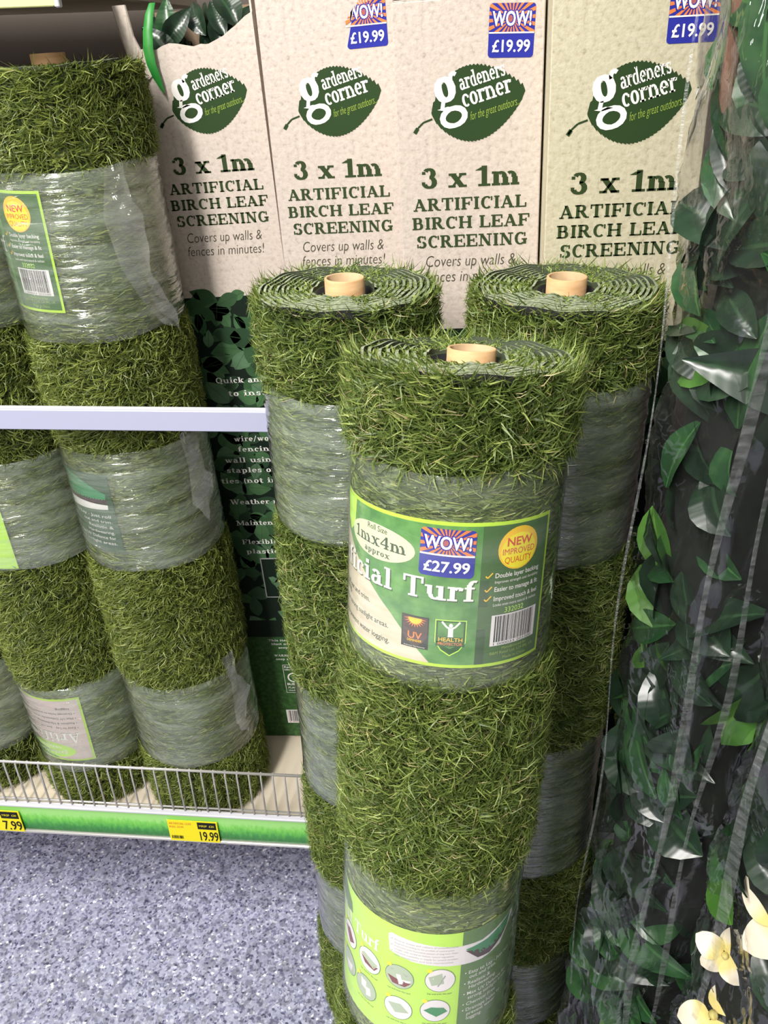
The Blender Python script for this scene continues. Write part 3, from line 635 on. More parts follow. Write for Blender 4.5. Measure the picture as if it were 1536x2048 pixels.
# ------------------------------------------------------------------ leaves
def leaf_mat(name, dark, light, rough=.26):
    m, nt, b = new_mat(name); uv = nt.nodes.new('ShaderNodeUVMap'); sp = nt.nodes.new('ShaderNodeSeparateXYZ'); nt.links.new(uv.outputs[0], sp.inputs[0])
    a = N(nt, 'ShaderNodeMath', operation='ABSOLUTE'); sb = N(nt, 'ShaderNodeMath', operation='SUBTRACT'); sb.inputs[1].default_value = .5
    nt.links.new(sp.outputs[1], sb.inputs[0]); nt.links.new(sb.outputs[0], a.inputs[0])
    r = ramp(nt, [(0, light), (.03, light), (.06, dark), (.5, dark)], a.outputs[0])
    n = noise(nt, coords(nt), 40, 3); mx = N(nt, 'ShaderNodeMix', data_type='RGBA', blend_type='MIX')
    rn = ramp(nt, [(.45, (0, 0, 0)), (.7, (.6, .6, .6))], n.outputs[0]); nt.links.new(rn.outputs[0], mx.inputs[0])
    nt.links.new(r.outputs[0], mx.inputs[6]); mx.inputs[7].default_value = (*light, 1)
    nt.links.new(mx.outputs[2], b.inputs['Base Color']); b.inputs['Roughness'].default_value = rough
    wv = N(nt, 'ShaderNodeTexWave'); wv.inputs['Scale'].default_value = 4; wv.inputs['Distortion'].default_value = 1
    nt.links.new(uv.outputs[0], wv.inputs['Vector']); bump(nt, wv.outputs['Fac'] if 'Fac' in wv.outputs else wv.outputs[1], b, .0006, .12)
    return m
M['leaf_dark'] = leaf_mat('leaf_dark', (.012, .025, .015), (.026, .058, .028))
M['leaf_mid'] = leaf_mat('leaf_mid', (.016, .055, .020), (.05, .14, .042))
M['leaf_light'] = leaf_mat('leaf_light', (.055, .16, .025), (.12, .26, .05))
M['leaf_bright'] = leaf_mat('leaf_bright', (.02, .22, .03), (.06, .35, .06), .4)
M['stem'] = noisy('brown_willow', [(.3, (.07, .03, .018)), (.7, (.20, .10, .06))], 50, .8, .001, sc=(1, 1, .3))
def leaf_mesh(name, L, Wd, fold, curl, mat, seed=0, nu=8, ex=.85):
    rr = random.Random(seed); vs = []; fs = []; uv = []
    for i in range(nu + 1):
        t = i / nu; w_ = Wd / 2 * (math.sin(PI * min(max(t, .0), 1) ** .85)) ** ex if 0 < t < 1 else 0.0006
        x = L * t; z = -curl * L * (t - .2) ** 2
        for j, s in enumerate((-1, -.5, 0, .5, 1)):
            vs.append((x, s * w_, z + abs(s) * w_ * fold + math.sin(t * 9 + s * 2 + seed) * .0008 * abs(s))); uv.append((t, .5 + s / 2))
    for i in range(nu):
        for j in range(4): a = i * 5 + j; fs.append((a, a + 5, a + 6, a + 1))
    me = bpy.data.meshes.new(name); me.from_pydata(vs, [], fs); me.materials.append(mat)
    l = me.uv_layers.new(name='UVMap')
    for lp in me.loops: l.data[lp.index].uv = uv[lp.vertex_index]
    me.polygons.foreach_set('use_smooth', [True] * len(fs)); me.update(); return me
LM = {}
for key in ('leaf_dark', 'leaf_mid', 'leaf_light', 'leaf_bright'):
    LM[key] = [leaf_mesh(key, .062, .028 + .004 * k, .35 + .1 * k, .3 + .25 * k, M[key], k) for k in range(3)]
def orient(d, up, loc, s, sy=1):
    d = Vector(d).normalized(); up = Vector(up); y = up.cross(d).normalized(); z = d.cross(y)
    m = Matrix((d * s, y * s * sy, z * s)).transposed().to_4x4(); m.translation = loc; return m
def put_leaf(parent, inv, key, loc, d, up, s, rnd, sy=1):
    o = bpy.data.objects.new('leaf', rnd.choice(LM[key])); C.objects.link(o); o.parent = parent; o.matrix_parent_inverse = inv
    o.matrix_basis = orient(d, up, loc, s, sy); return o
# leaves crammed in the open carton
rnd = random.Random(8); inv = Matrix.Identity(4)
for k in range(46):
    x = rnd.uniform(.018, BW - .02); y = rnd.uniform(.018, .085); z = 1.207 - SZ + rnd.uniform(-.05, .035)
    if z > 1.20 - SZ: y = max(y, .012)
    put_leaf(b1, inv, rnd.choice(('leaf_dark', 'leaf_dark', 'leaf_dark', 'leaf_mid')), (x, y, z), (rnd.uniform(-.35, .35), rnd.uniform(-.1, .3), rnd.uniform(-.4, .8)), (rnd.uniform(-.5, .5), -1, .4), rnd.uniform(.7, 1.0), rnd)
# leaf hanging out over the front edge
vs = []; fs = []
path = [(.035, .006, 1.262), (.032, -.004, 1.250), (.0275, -.008, 1.232), (.0245, -.010, 1.212), (.0255, -.011, 1.195), (.029, -.010, 1.180), (.034, -.008, 1.163)]
for i, (x, y, z) in enumerate(path):
    w_ = (.004, .0055, .0062, .0066, .0060, .0052, .0012)[i]
    vs += [(x - w_, y + .002, z - SZ), (x, y - .0015, z - SZ), (x + w_, y + .002, z - SZ)]
for i in range(len(path) - 1):
    for j in range(2): a = i * 3 + j; fs.append((a, a + 3, a + 4, a + 1))
o = mesh('hanging_leaf', vs, fs, M['leaf_bright'], b1, None, True, label='bright green leaf hanging over the torn edge')

# ------------------------------------------------------------------ turf rolls
def set_uv(me, arr):
    l = me.uv_layers.new(name='UVMap'); l.data.foreach_set('uv', arr.astype(np.float32).ravel())
def blades(name, parent, P, Nn, D, L, W, cu, mat, lay=.5, rng=None, **props):
    """P base points, Nn surface normals, D lean directions (unit), L lengths, W widths, cu colour coordinate; each blade 3 triangles"""
    n = len(P); L = L[:, None]
    a = Nn * (1 - lay) + D * lay; a /= np.linalg.norm(a, axis=1)[:, None]
    b = Nn * (1 - lay) * .45 + D; b /= np.linalg.norm(b, axis=1)[:, None]
    mid = P + a * L * .5; tip = mid + b * L * .5
    sd = np.cross(a, rng.normal(size=(n, 3))); sd /= np.linalg.norm(sd, axis=1)[:, None]; sd *= W[:, None] / 2
    V = np.empty((n, 5, 3)); V[:, 0] = P - sd; V[:, 1] = P + sd; V[:, 2] = mid + sd * .95; V[:, 3] = mid - sd * .95; V[:, 4] = tip
    me = bpy.data.meshes.new(name); me.vertices.add(n * 5); me.vertices.foreach_set('co', V.astype(np.float32).ravel())
    base = (np.arange(n) * 5)[:, None]; lo = np.concatenate([base + np.array([[0, 1, 2, 3]]), base + np.array([[3, 2, 4]])], 1).ravel()
    me.loops.add(n * 7); me.loops.foreach_set('vertex_index', lo.astype(np.int32))
    me.polygons.add(n * 2); st = (np.arange(n) * 7)[:, None] + np.array([[0, 4]])
    me.polygons.foreach_set('loop_start', st.astype(np.int32).ravel())
    me.materials.append(mat)
    uv = np.zeros((n, 7, 2)); uv[:, :, 0] = cu[:, None]; uv[:, :, 1] = np.array([0, 0, .5, .5, .5, .5, 1])
    me.update(calc_edges=True); set_uv(me, uv); me.validate()
    return link(name, me, parent, kind='stuff', **props)
def field(rng, k=5, fa=3, fz=18):
    cs = [(rng.integers(1, fa * 2), rng.uniform(-fz, fz), rng.uniform(0, 6.28), rng.uniform(.5, 1)) for _ in range(k)]
    return lambda a, z: sum(c[3] * np.sin(c[0] * a + c[1] * z * 3 + c[2]) for c in cs) / k * 2
def roll_grass(parent, R, z0, z1, dens, rng, comb=0., mat='grass', up_=.15, ln=.023, flat_=False, Rf=None, open_top=False):
    n = int(2 * PI * R * (z1 - z0) * dens); a = rng.uniform(0, 2 * PI, n); z = rng.uniform(z0, z1, n)
    nr = np.stack([np.sin(a), -np.cos(a), np.zeros(n)], 1); tg = np.stack([np.cos(a), np.sin(a), np.zeros(n)], 1); zz = np.array([0, 0, 1.])
    f1, f2 = field(rng), field(rng)
    # tufts: blades of one tuft share much of their lean
    th = np.floor(a * R / .006) * 131 + np.floor(z / .006) * 917; h1 = np.modf(np.sin(th * 12.9898) * 43758.5453)[0]; h2 = np.modf(np.sin(th * 78.233) * 24634.63)[0]
    ct = comb + f1(a, z) * .35 + h1 * .7 + rng.normal(0, .42, n); cz = up_ + f2(a, z) * .2 + h2 * .4 + rng.normal(0, .38, n)
    D = tg * ct[:, None] + zz * cz[:, None]; D /= np.linalg.norm(D, axis=1)[:, None] + 1e-6
    cu = np.clip(rng.beta(2.2, 2.2, n) * .88 + f2(a, z) * .05, 0.01, .9); tan = rng.uniform(0, 1, n) < .05; cu[tan] = rng.uniform(.93, 1, tan.sum())
    L = ln * rng.uniform(.5, 1.05, n); W = .0013 * rng.uniform(.7, 1.25, n); W[tan] *= .6
    if flat_:
        cu = np.clip(cu * .95, 0, .9)
        P = nr * (Rf + rng.uniform(-.0026, .0004, n))[:, None] + zz * z[:, None]
        D = tg * np.sign(ct + .01)[:, None] * .95 + zz * (cz * .55)[:, None]; D /= np.linalg.norm(D, axis=1)[:, None]
        D = D - nr * .06
        return blades('pressed_grass', parent, P, nr, D, L * .8, W, cu, M[mat], .97, rng)
    # near a wrapped band the pile is pinched
    e = z - z0 if open_top else np.minimum(z - z0, z1 - z); L = L * np.clip(.72 + e * 14, .72, 1)
    P = nr * R + zz * z[:, None]
    lay = rng.uniform(.22, .72, n)[:, None]
    return blades('grass_pile', parent, P, nr, D, L, W, cu, M[mat], lay, rng)
def wrap_film(parent, R, z0, z1, seed, amp=.0006, name='plastic_wrap', mat='film'):
    rng = np.random.default_rng(seed); na = 168; nz = max(14, int((z1 - z0) / .0032))
    A = np.linspace(0, 2 * PI, na, endpoint=False); Z = np.linspace(z0, z1, nz); AA, ZZ = np.meshgrid(A, Z)
    d = np.zeros_like(AA)
    for k in range(11):
        f = rng.uniform(220, 900); s = rng.integers(1, 4) * rng.choice((-1, 1)); ph = rng.uniform(0, 6.28); wa = rng.uniform(.5, 2.6); wf = rng.integers(1, 7)
        g = np.sin(f * ZZ + s * AA * 1.0 + wa * np.sin(wf * AA + ph) + ph); env = .5 + .5 * np.sin(rng.integers(1, 6) * AA + rng.uniform(0, 6.28) + ZZ * rng.uniform(-40, 40))
        d += np.maximum(g, 0) ** 5 * env
    d *= amp
    r = R + d + .0012 * np.sin(3 * AA + seed) * .3
    edge = np.minimum(ZZ - z0, z1 - ZZ); r -= .0016 * np.exp(-edge / .003)
    # the lower and upper edges wander a little
    wob = .0025 * np.sin(2 * AA + seed) + .0012 * np.sin(5 * AA + seed * 2)
    V = np.stack([r * np.sin(AA), -r * np.cos(AA), ZZ + wob], 2).reshape(-1, 3)
    fs = [(i * na + j, i * na + (j + 1) % na, (i + 1) * na + (j + 1) % na, (i + 1) * na + j) for i in range(nz - 1) for j in range(na)]
    return mesh(name, V.tolist(), fs, M[mat], parent, None, True)
def spiral_top(parent, R, Lz, turns, rin, seed):
    rng = np.random.default_rng(seed); n = int(turns * 64); mb = MB(); vs = []; ph = rng.uniform(0, 6.28)
    th = .0027
    for i in range(n + 1):
        f = i / n; a = ph + f * turns * 2 * PI; r = rin + (R - rin) * f + .0007 * math.sin(5 * a + f * 20) + .0012 * math.sin(2 * a + seed)
        zt = Lz + .0012 * math.sin(3 * a + seed) + .001 * math.sin(11 * a) + (f - .5) * .002
        c, s = math.sin(a), -math.cos(a)
        for rr_, z in ((r, Lz - .006), (r, zt), (r + th, zt - .0004), (r + th, Lz - .006)): vs.append((rr_ * c, rr_ * s, z))
    fs = []; mi = []
    for i in range(n):
        a, b = i * 4, i * 4 + 4
        for (p, q), m in (((0, 1), 2), ((1, 2), 0), ((2, 3), 1 if i > n - 70 else 2)): fs.append((a + p, b + p, b + q, a + q)); mi.append(m)
    mesh('rolled_backing', vs, fs, [M['backtop'], M['backside'], M['backin']], parent, mi, False, label='spiral of dark turf backing seen on the roll end')
    m = 6500; f = rng.uniform(0.02, 1, m); a = rng.uniform(0, 2 * PI, m)
    k = np.floor(f * turns); r = rin + (R - rin) * (k + ((a - ph) % (2 * PI)) / (2 * PI)) / turns + rng.uniform(.0022, .0055, m) * (R - rin) / turns / .0065
    r = np.minimum(r, R + .004)
    nr = np.stack([np.sin(a), -np.cos(a), np.zeros(m)], 1); tg = np.stack([np.cos(a), np.sin(a), np.zeros(m)], 1)
    P = nr * r[:, None] + np.array([0, 0, 1.]) * (Lz - rng.uniform(.001, .007, m))[:, None]
    D = tg * rng.normal(0, 1, m)[:, None] + nr * rng.normal(.5, .5, m)[:, None] + np.array([0, 0, .16]); D /= np.linalg.norm(D, axis=1)[:, None]
    blades('cut_grass', parent, P, np.tile([0, 0, 1.], (m, 1)), D, rng.uniform(.0035, .0075, m), rng.uniform(.0009, .0015, m), np.clip(rng.beta(2, 2, m) * .8 + .08, 0, .9), M['grass'], .62, rng)
def ring_core(parent, Rc, z0, z1, off=(0, 0)):
    n = 40; mb = MB(); ri = Rc - .0028; vs = []
    for r, z in ((Rc, z0), (Rc, z1 - .0006), (Rc - .0006, z1), (ri + .0006, z1), (ri, z1 - .0006), (ri, z0)):
        for k in range(n): a = 2 * PI * k / n; vs.append((off[0] + r * math.cos(a), off[1] + r * math.sin(a), z))
    fs = []; mi = []
    for i in range(5):
        for k in range(n): fs.append((i * n + k, i * n + (k + 1) % n, (i + 1) * n + (k + 1) % n, (i + 1) * n + k)); mi.append(0 if i < 3 else 1)
    return mesh('cardboard_core', vs, fs, [M['card'], M['cardin']], parent, mi, True)
def turf_roll(top, ax, L, R, wraps, lab, seed, comb=0., mat='grass', dens=118000, up_=.15, spiral=True, core=True, ln=.0245, turns=9, coreoff=(0, 0), zmin=0., corez=.0105):
    ax = Vector(ax).normalized(); zc = -ax; xc = (Vector((1, 0, 0)) - zc * zc.x).normalized(); yc = zc.cross(xc)
    m3 = Matrix((xc, yc, zc)).transposed(); base = Vector(top) + ax * L
    root = empty('turf_roll', base, m3, label=lab, category='turf roll', group='rolls of artificial turf')
    rng = np.random.default_rng(seed); k = R / .094
    Rb = .0855 * k; Rw = .0905 * k
    # body: fluffy zones narrower at the backing, wrapped zones pressed flat
    n = 56; prof = [(0, Rb)]
    zs = []
    for s0, s1 in sorted(wraps, key=lambda w: -w[0]):
        z0, z1 = L - min(s1, L), L - s0; prof += [(z0 - .001, Rb), (z0, Rw - .0042), (z1, Rw - .0042), (z1 + .001, Rb)]; zs.append((z0, z1))
    prof += [(L - .004, Rb)]; vs = []; fs = []; mi = []
    prof = [(max(z, 0), r) for z, r in prof]
    for z, r in prof:
        for j in range(n): a = 2 * PI * j / n; vs.append((r * math.sin(a), -r * math.cos(a), z))
    for i in range(len(prof) - 1):
        for j in range(n): fs.append((i * n + j, i * n + (j + 1) % n, (i + 1) * n + (j + 1) % n, (i + 1) * n + j)); mi.append(1 if prof[i][1] > Rb and prof[i + 1][1] > Rb else 0)
    fs.append(tuple(range(n - 1, -1, -1))); mi.append(0)
    t0 = len(vs)                                             # dark floor under the spiral
    for rr_, zz_ in ((Rb, L - .003), (.0285, L - .003), (.0285, L - .035)):
        for j in range(n): a = 2 * PI * j / n; vs.append((rr_ * math.sin(a), -rr_ * math.cos(a), zz_))
    for q_ in range(2):
        for j in range(n): fs.append((t0 + q_ * n + j, t0 + q_ * n + (j + 1) % n, t0 + q_ * n + n + (j + 1) % n, t0 + q_ * n + n + j)); mi.append(q_ + 0 if q_ == 0 else 2)
    fs.append(tuple(t0 + 2 * n + j for j in range(n))); mi.append(2)
    mesh('turf_body', vs, fs, [M['body'], M['pressed'], M['backside']], root, mi, True)
    edges = [L] + [e for z0, z1 in sorted(zs, key=lambda q: -q[0]) for e in (z1, z0)] + [0]
    for i in range(0, len(edges) - 1, 2):
        hi, lo = edges[i], edges[i + 1]
        if hi - lo > .01 and hi > zmin: roll_grass(root, Rb, lo + .001, hi - (.001 if i else .0), dens if hi > zmin else 20000, rng, comb, mat, up_, ln * k ** .5, open_top=(i == 0))
    for i, (z0, z1) in enumerate(zs):
        if z1 <= 0.01: continue
        roll_grass(root, Rb, z0, z1, dens * .8, rng, comb, mat, up_, .02, True, Rw - .0012)
        wrap_film(root, Rw + .0008, z0 - .004, z1 + .004, seed * 10 + i, *((.0003, 'plastic_wrap', 'film_clear') if seed == 1 else ()))
    if spiral: spiral_top(root, .0885 * k, L + .001, turns, .030, seed)
    if core: ring_core(root, .0200, L - .02, L + corez, coreoff)
    return root, (Rw, L)

def cyl_map(Rw, L, u_off=0., s_off=0., rot=0., su=1.0, flip=False, ins=.0004):
    c, s = math.cos(rot), math.sin(rot)
    def fn(u, v, z):                                        # u to the right, v up (metres); z lift
        if flip: u, v = -u, -v
        x, y = u * su * c - v * su * s + u_off, u * su * s + v * su * c
        a = x / Rw; r = Rw - ins + z
        return (r * math.sin(a), -r * math.cos(a), L - s_off + y)
    return fn
def turf_label(price=True):
    """wide wrap label; v = 0 on its bottom edge, 0.1265 on the top; u as on the front roll"""
    p = Print(); Ht = .1265; V = lambda s: .236 - s        # from distance below the roll top
    p.rect(-.185, 0, .0888, Ht, 'lime'); p.layer = 1
    p.rect(-.182, .003, .0225, Ht - .003, 'turfprint'); p.rect(.0225, .003, .0858, Ht - .003, 'darkpanel'); p.layer = 1.7
    p.rect(.0225, .055, .0300, .078, 'midpanel'); p.rect(.0225, .003, .0300, .035, 'midpanel')
    p.poly([(-.182, .003), (-.014, .003), (-.050, .040), (-.085, .068), (-.113, .088), (-.135, .097), (-.182, .105)], 'woodprint')
    p.poly([(-.128, Ht - .003), (-.098, Ht - .003), (-.101, .100), (-.112, .092), (-.123, .100)], 'brightlime')
    p.layer = 2.4
    p.oval(-.067, V(.1385), .0375, .0150, 'creamgreen'); p.layer = 3
    p.text('Roll Size', -.067, V(.1295), .0050, 'ink', width=.023, align='c'); p.text('1mx4m', -.067, V(.1425), .0105, 'ink', slab=True, width=.060, align='c'); p.text('approx', -.067, V(.1500), .0052, 'ink', slab=True, width=.030, align='c')
    for dx, dy, m, ly in ((.0008, -.0009, 'midpanel', 2.8), (0, 0, 'white', 3.3)):
        p.layer = ly; p.text('Artificial Turf', .0205 + dx, V(.1755) + dy, .0180, m, slab=True, width=.190, align='r', track=.02)
    p.layer = 2.8
    for s_, u, z, w_ in (('Easy to Lay - Just roll out and trim.', -.0735, .1955, .098), ('Realistic & Hardwearing.', -.107, .2005, .062), ('Max UV Defence for strong sunlight areas.', -.0515, .2110, .118), ('Drainage holes to prevent water logging.', -.0500, .2245, .112)):
        p.text(s_, u, V(z), .0052, 'ink', width=w_, align='r')
    # sun shield badge
    def shield(cu, top, w_, h_, m, ly):
        p.layer = ly; p.poly([(cu - w_ / 2, top), (cu + w_ / 2, top), (cu + w_ / 2, top - h_ * .62), (cu + w_ * .3, top - h_ * .85), (cu, top - h_), (cu - w_ * .3, top - h_ * .85), (cu - w_ / 2, top - h_ * .62)], m)
    p.layer = 2.4; p.rect(-.0385, V(.2215), -.0155, V(.1925), 'black'); shield(-.027, V(.1935), .021, .027, 'soil', 3)
    p.layer = 3.4
    for i in range(11):
        a0 = -PI + PI * (i + .1) / 11; a1 = -PI + PI * (i + .9) / 11; am = (a0 + a1) / 2; cu, cv = -.027, V(.1945)
        p.poly([(cu + .0055 * math.cos(a0), cv + .0055 * math.sin(a0)), (cu + .0098 * math.cos(am), cv + .0088 * math.sin(am)), (cu + .0055 * math.cos(a1), cv + .0055 * math.sin(a1))], 'orange')
    p.poly([(-.027 + .0058 * math.cos(-PI + PI * i / 10), V(.1945) + .0055 * math.sin(-PI + PI * i / 10)) for i in range(11)], 'yellow')
    p.layer = 3.9; p.text('UV', -.027, V(.2130), .0062, 'orange', width=.0125, align='c', off=.015); p.text('DEFENDER', -.027, V(.2158), .0022, 'yellow', width=.0125, align='c')
    p.text('Automotive Test Resources', -.027, V(.2205), .0012, 'white', width=.018, align='c')
    shield(.0020, V(.1925), .0250, .0325, 'brightlime', 2.4); shield(.0020, V(.1933), .0234, .0305, 'shieldgreen', 2.8); shield(.0020, V(.1945), .0205, .024, 'turfprint', 3.1)
    p.layer = 3.6; p.oval(.002, V(.1972), .0016, .0019, 'white', 12)
    p.line([(.002, V(.2075)), (.002, V(.1995))], .0040, 'white')
    for s in (-1, 1): p.line([(.002, V(.2005)), (.002 + s * .0035, V(.1985)), (.002 + s * .0072, V(.1940))], .0016, 'white'); p.line([(.002 + s * .0008, V(.2065)), (.002 + s * .0030, V(.2105))], .0020, 'white')
    p.layer = 4; p.rect(-.0095, V(.2160), .0135, V(.2075), 'shieldgreen'); p.layer = 4.3
    p.text('HEALTH', .002, V(.2115), .0036, 'yellow', width=.0195, align='c', off=.01); p.text('PROTECTOR', .002, V(.2150), .0026, 'orange', width=.0195, align='c', off=.01)
    # right hand panel
    p.layer = 2.4; p.oval(.0545, V(.1330), .0190, .0182, 'yellow'); p.layer = 2.9; p.oval(.0545, V(.1352), .0165, .0150, 'ticket')
    p.layer = 3.3
    p.text('NEW', .0545, V(.1305), .0072, 'red', width=.024, align='c', off=.02); p.text('IMPROVED', .0545, V(.1378), .0055, 'red', width=.031, align='c'); p.text('QUALITY', .0545, V(.1450), .0055, 'red', width=.026, align='c')
    for i, (a, b) in enumerate((('Double layer backing', 'Improves strength and durability'), ('Easier to manage & fit', ''), ('Improved touch & feel', 'Looks even more natural & realistic'))):
        z = (.1565, .1683, .1765)[i]
        p.text(a, .0345, V(z), .0042, 'white', width=.0435 if i != 1 else .0435, off=.012)
        if b: p.text(b, .0345, V(z + .0048), .0026, 'white', width=.0435)
        p.line([(.0268, V(z - .0022)), (.0285, V(z - .0004)), (.0325, V(z - .0046))], .0011, 'yellow')
    p.text('332032', .0450, V(.1880), .0048, 'brightlime', width=.019)
    p.layer = 2.4; p.rect(.0345, V(.2175), .0800, V(.1895), 'labelwhite'); p.layer = 2.9; p.barcode(.0375, V(.2140), .0770, V(.1905), 'black', 11)
    p.text('1 000033 203200', .0365, V(.2168), .0022, 'black', width=.040)
    p.text('Manufactured for', .0455, V(.2215), .0026, 'limetxt', width=.026); p.text('B&M Retail Ltd, L24 8RJ, UK', .0350, V(.2255), .0027, 'limetxt', width=.045); p.text('Made in China', .0470, V(.2305), .0027, 'limetxt', width=.024)
    return p
def lower_label():
    """lime instruction label; v = 0 on its top edge going negative"""
    p = Print(); V = lambda s: .523 - s
    p.rect(-.150, V(.668), .1000, 0, 'brightlime'); p.layer = 1
    p.rect(.0325, V(.668), .1000, 0, 'olive')
    p.poly([(-.150, V(.5255)), (-.112, V(.5255)), (-.094, V(.540)), (-.092, V(.552)), (-.105, V(.556)), (-.150, V(.548))], 'olive')
    p.layer = 1.6
    p.text('Artificial Turf', -.0500, V(.5675), .0150, 'white', slab=True, width=.118, align='r', track=.02)
    ban = [(-.0400, V(.5360)), (-.037, V(.533)), (.030, V(.5400)), (.060, V(.540)), (.096, V(.5280)), (.0965, V(.534)), (.078, V(.5600)), (.055, V(.5650)), (.030, V(.5640)), (-.015, V(.5610)), (-.038, V(.5560))]
    p.poly(ban, 'labelwhite'); p.layer = 2.2
    p.poly([(.036, V(.5455)), (.060, V(.5415)), (.0925, V(.5290)), (.088, V(.5420)), (.0700, V(.5540)), (.052, V(.5560))], 'picgreen'); p.poly([(.036, V(.5470)), (.052, V(.5560)), (.0700, V(.5530)), (.089, V(.5415)), (.080, V(.5520)), (.064, V(.5620)), (.050, V(.5610))], 'soil')
    for i, s_ in enumerate(('Diverse shapes and colours of monofilaments', 'designed according to the profiles of natural grass', 'Distinctive wave fluctuation pattern of long stem shape', 'straight with curled to imitate natural vegetation', 'Unlimited availability to supply for several varieties', 'easy installation and low maintenance')):
        p.text(s_, -.0335, V(.5405 + i * .0038), .0021, 'grey', width=.062 - (i % 2) * .004)
        if i % 2 == 0: p.line([(-.0375, V(.5395 + i * .0038)), (-.0365, V(.5405 + i * .0038)), (-.0348, V(.5385 + i * .0038))], .0005, 'grey')
    def disc(cu, s, base, shapes):
        p.layer = 2.2; p.oval(cu, V(s), .0150, .0150, 'olive'); p.layer = 2.6; p.oval(cu, V(s), .0143, .0143, base); p.layer = 3
        for pts, m in shapes: p.poly([(cu + x * .0135, V(s) + y * .0135) for x, y in pts], m)
        p.layer = 3.4; p.oval(cu - .0105, V(s) + .0125, .0026, .0026, 'ticket', 10)
    disc(-.0980, .585, 'labelwhite', [([(-.8, .3), (0, .6), (.8, -.2), (.1, -.7)], 'maroon')])
    disc(-.0625, .5875, 'labelwhite', [([(-.85, .2), (-.5, .5), (.85, .1), (.5, -.5)], 'palegreen'), ([(-.85, .1), (.3, -.35), (.9, -.1), (.55, -.6), (-.4, -.5)], 'maroon')])
    disc(-.0270, .5855, 'palegreen', [([(-.9, -.1), (-.1, -.25), (.9, -.35), (.45, -.8), (-.5, -.75)], 'maroon'), ([(.1, -.2), (.9, -.1), (.8, -.3), (.2, -.5)], 'white'), ([(-.25, .2), (.1, .25), (.3, -.6), (0, -.7)], 'white'), ([(-.8, .45), (-.45, .62), (-.50, .50)], 'grey'), ([(.15, .55), (.62, .30), (.55, .22)], 'grey')])
    disc(.0130, .5815, 'labelwhite', [([(-.85, .3), (.1, .7), (.3, -.3), (-.6, -.5)], 'palegreen'), ([(.3, .5), (.4, .45), (-.1, -.6), (-.2, -.55)], 'grey')])
    disc(-.0980, .622, 'palegreen', [([(-.6, -.2), (.6, .1), (.4, -.7), (-.3, -.7)], 'labelwhite')])
    disc(-.0665, .6270, 'palegreen', [([(-.5, .7), (.1, .6), (.0, .1), (.5, .2), (.6, -.5), (.1, -.7), (.15, -.2), (-.4, -.1)], 'white')])
    disc(-.0270, .6270, 'labelwhite', [([(-.8, .3), (.2, .5), (.85, -.2), (-.2, -.5)], 'palegreen')])
    disc(.0100, .6215, 'labelwhite', [([(-.85, .0), (-.3, .35), (.6, .3), (.9, -.1), (.1, -.6)], 'picgreen')])
    p.layer = 2.2
    for cu, s in ((-.0625, .606), (-.027, .6045), (.013, .600), (-.0665, .646), (-.027, .646), (.010, .640)):
        p.text('Lay and trim the turf', cu, V(s), .0019, 'ink', width=.024, align='c')
    for s_, z in (('• Easy to Lay - Just roll', .5790), ('   out and trim.', .5850), ('• Realistic &', .5930), ('   Hardwearing.', .5990), ('• Max UV Defence for', .6070), ('   strong sunlight areas.', .6130), ('• Chemical Free', .6210), ('• Drainage holes to', .6290), ('   prevent water', .6350), ('   logging.', .6410)):
        p.text(s_, .0370, V(z), .0046, 'white', wide=1.0, off=.004)
    return p

# the front roll leans back on the two behind it
front, (Rw, L) = turf_roll((.001, .647, .991), (-.040, -.156, -.985), 1.185, .094, [(.075, .255), (.478, .690), (.90, 1.06)],
    'front turf roll leaning back, green label priced £27.99 on its upper band', 1, comb=-.15, dens=290000, up_=.18, ln=.029, turns=8, coreoff=(.006, .002), zmin=.1, corez=.0065)
lp = turf_label(); o = lp.build('label', cyl_map(Rw, L, 0, .236), front, .009, label='green wraparound label with lime border')
p = Print(); p.layer = 3; sticker(p, -.0262, .0810, .0432, .0400, '£27.99', rot=-.02)
st = p.build('price_sticker', cyl_map(Rw, L, 0, .236), o, .010, label='orange and blue price sticker')
lower_label().build('label', cyl_map(Rw, L, 0, .523), front, .009, label='lime instruction label with round pictures')
bl, _ = turf_roll((-.119, .825, 1.0), (0.002, 0, -1), 1.2, .094, [(.0935, .2465), (.483, .657), (.832, .987)],
    'turf roll behind the front one on its left, round spiral top in full view', 2, comb=.05, up_=.1, dens=190000, turns=10)
br, _ = turf_roll((.102, .845, .995), (0, 0, -1), 1.195, .0965, [(.0845, .2774), (.5547, .786), (.9915, 1.15)],
    'turf roll behind the front one on its right, next to the bagged leaves', 3, comb=.1, dens=190000, turns=10)
S = 1.15
l1, (Rw1, L1) = turf_roll((-.4915, 1.0695, 1.198), (.035, -.004, -1), 1.168, .108, [(.1067, .2980), (.4603, .641), (.874, 1.038)],
    'rightmost turf roll on the shelf, large band of loose crinkled film', 4, comb=-.35, mat='grass_b', up_=-.05, dens=170000, corez=.014, ln=.0225, turns=9)
l2, (Rw2, L2) = turf_roll((-.698, 1.09, 1.198), (.035, -.004, -1), 1.168, .108, [(.10, .30), (.4956, .6617), (.9034, 1.081)],
    'middle turf roll on the shelf with an upside down cream label', 5, comb=-.35, mat='grass_b', up_=-.05, dens=150000, ln=.0225, turns=9)
l3, (Rw3, L3) = turf_roll((-.905, 1.105, 1.198), (.035, -.004, -1), 1.168, .108, [(.10, .30), (.47, .68), (.90, 1.07)],
    'turf roll at the left edge of the shelf, only its lower right shows', 6, comb=-.35, mat='grass_b', up_=-.05, dens=80000, ln=.0225, turns=7)
# same label, turned out of sight except its right end
o = lp.build('label', cyl_map(Rw1, L1, -.1035, .2615, rot=-.03, su=1.12), l1, .009, label='green label with lime border, mostly round the side')
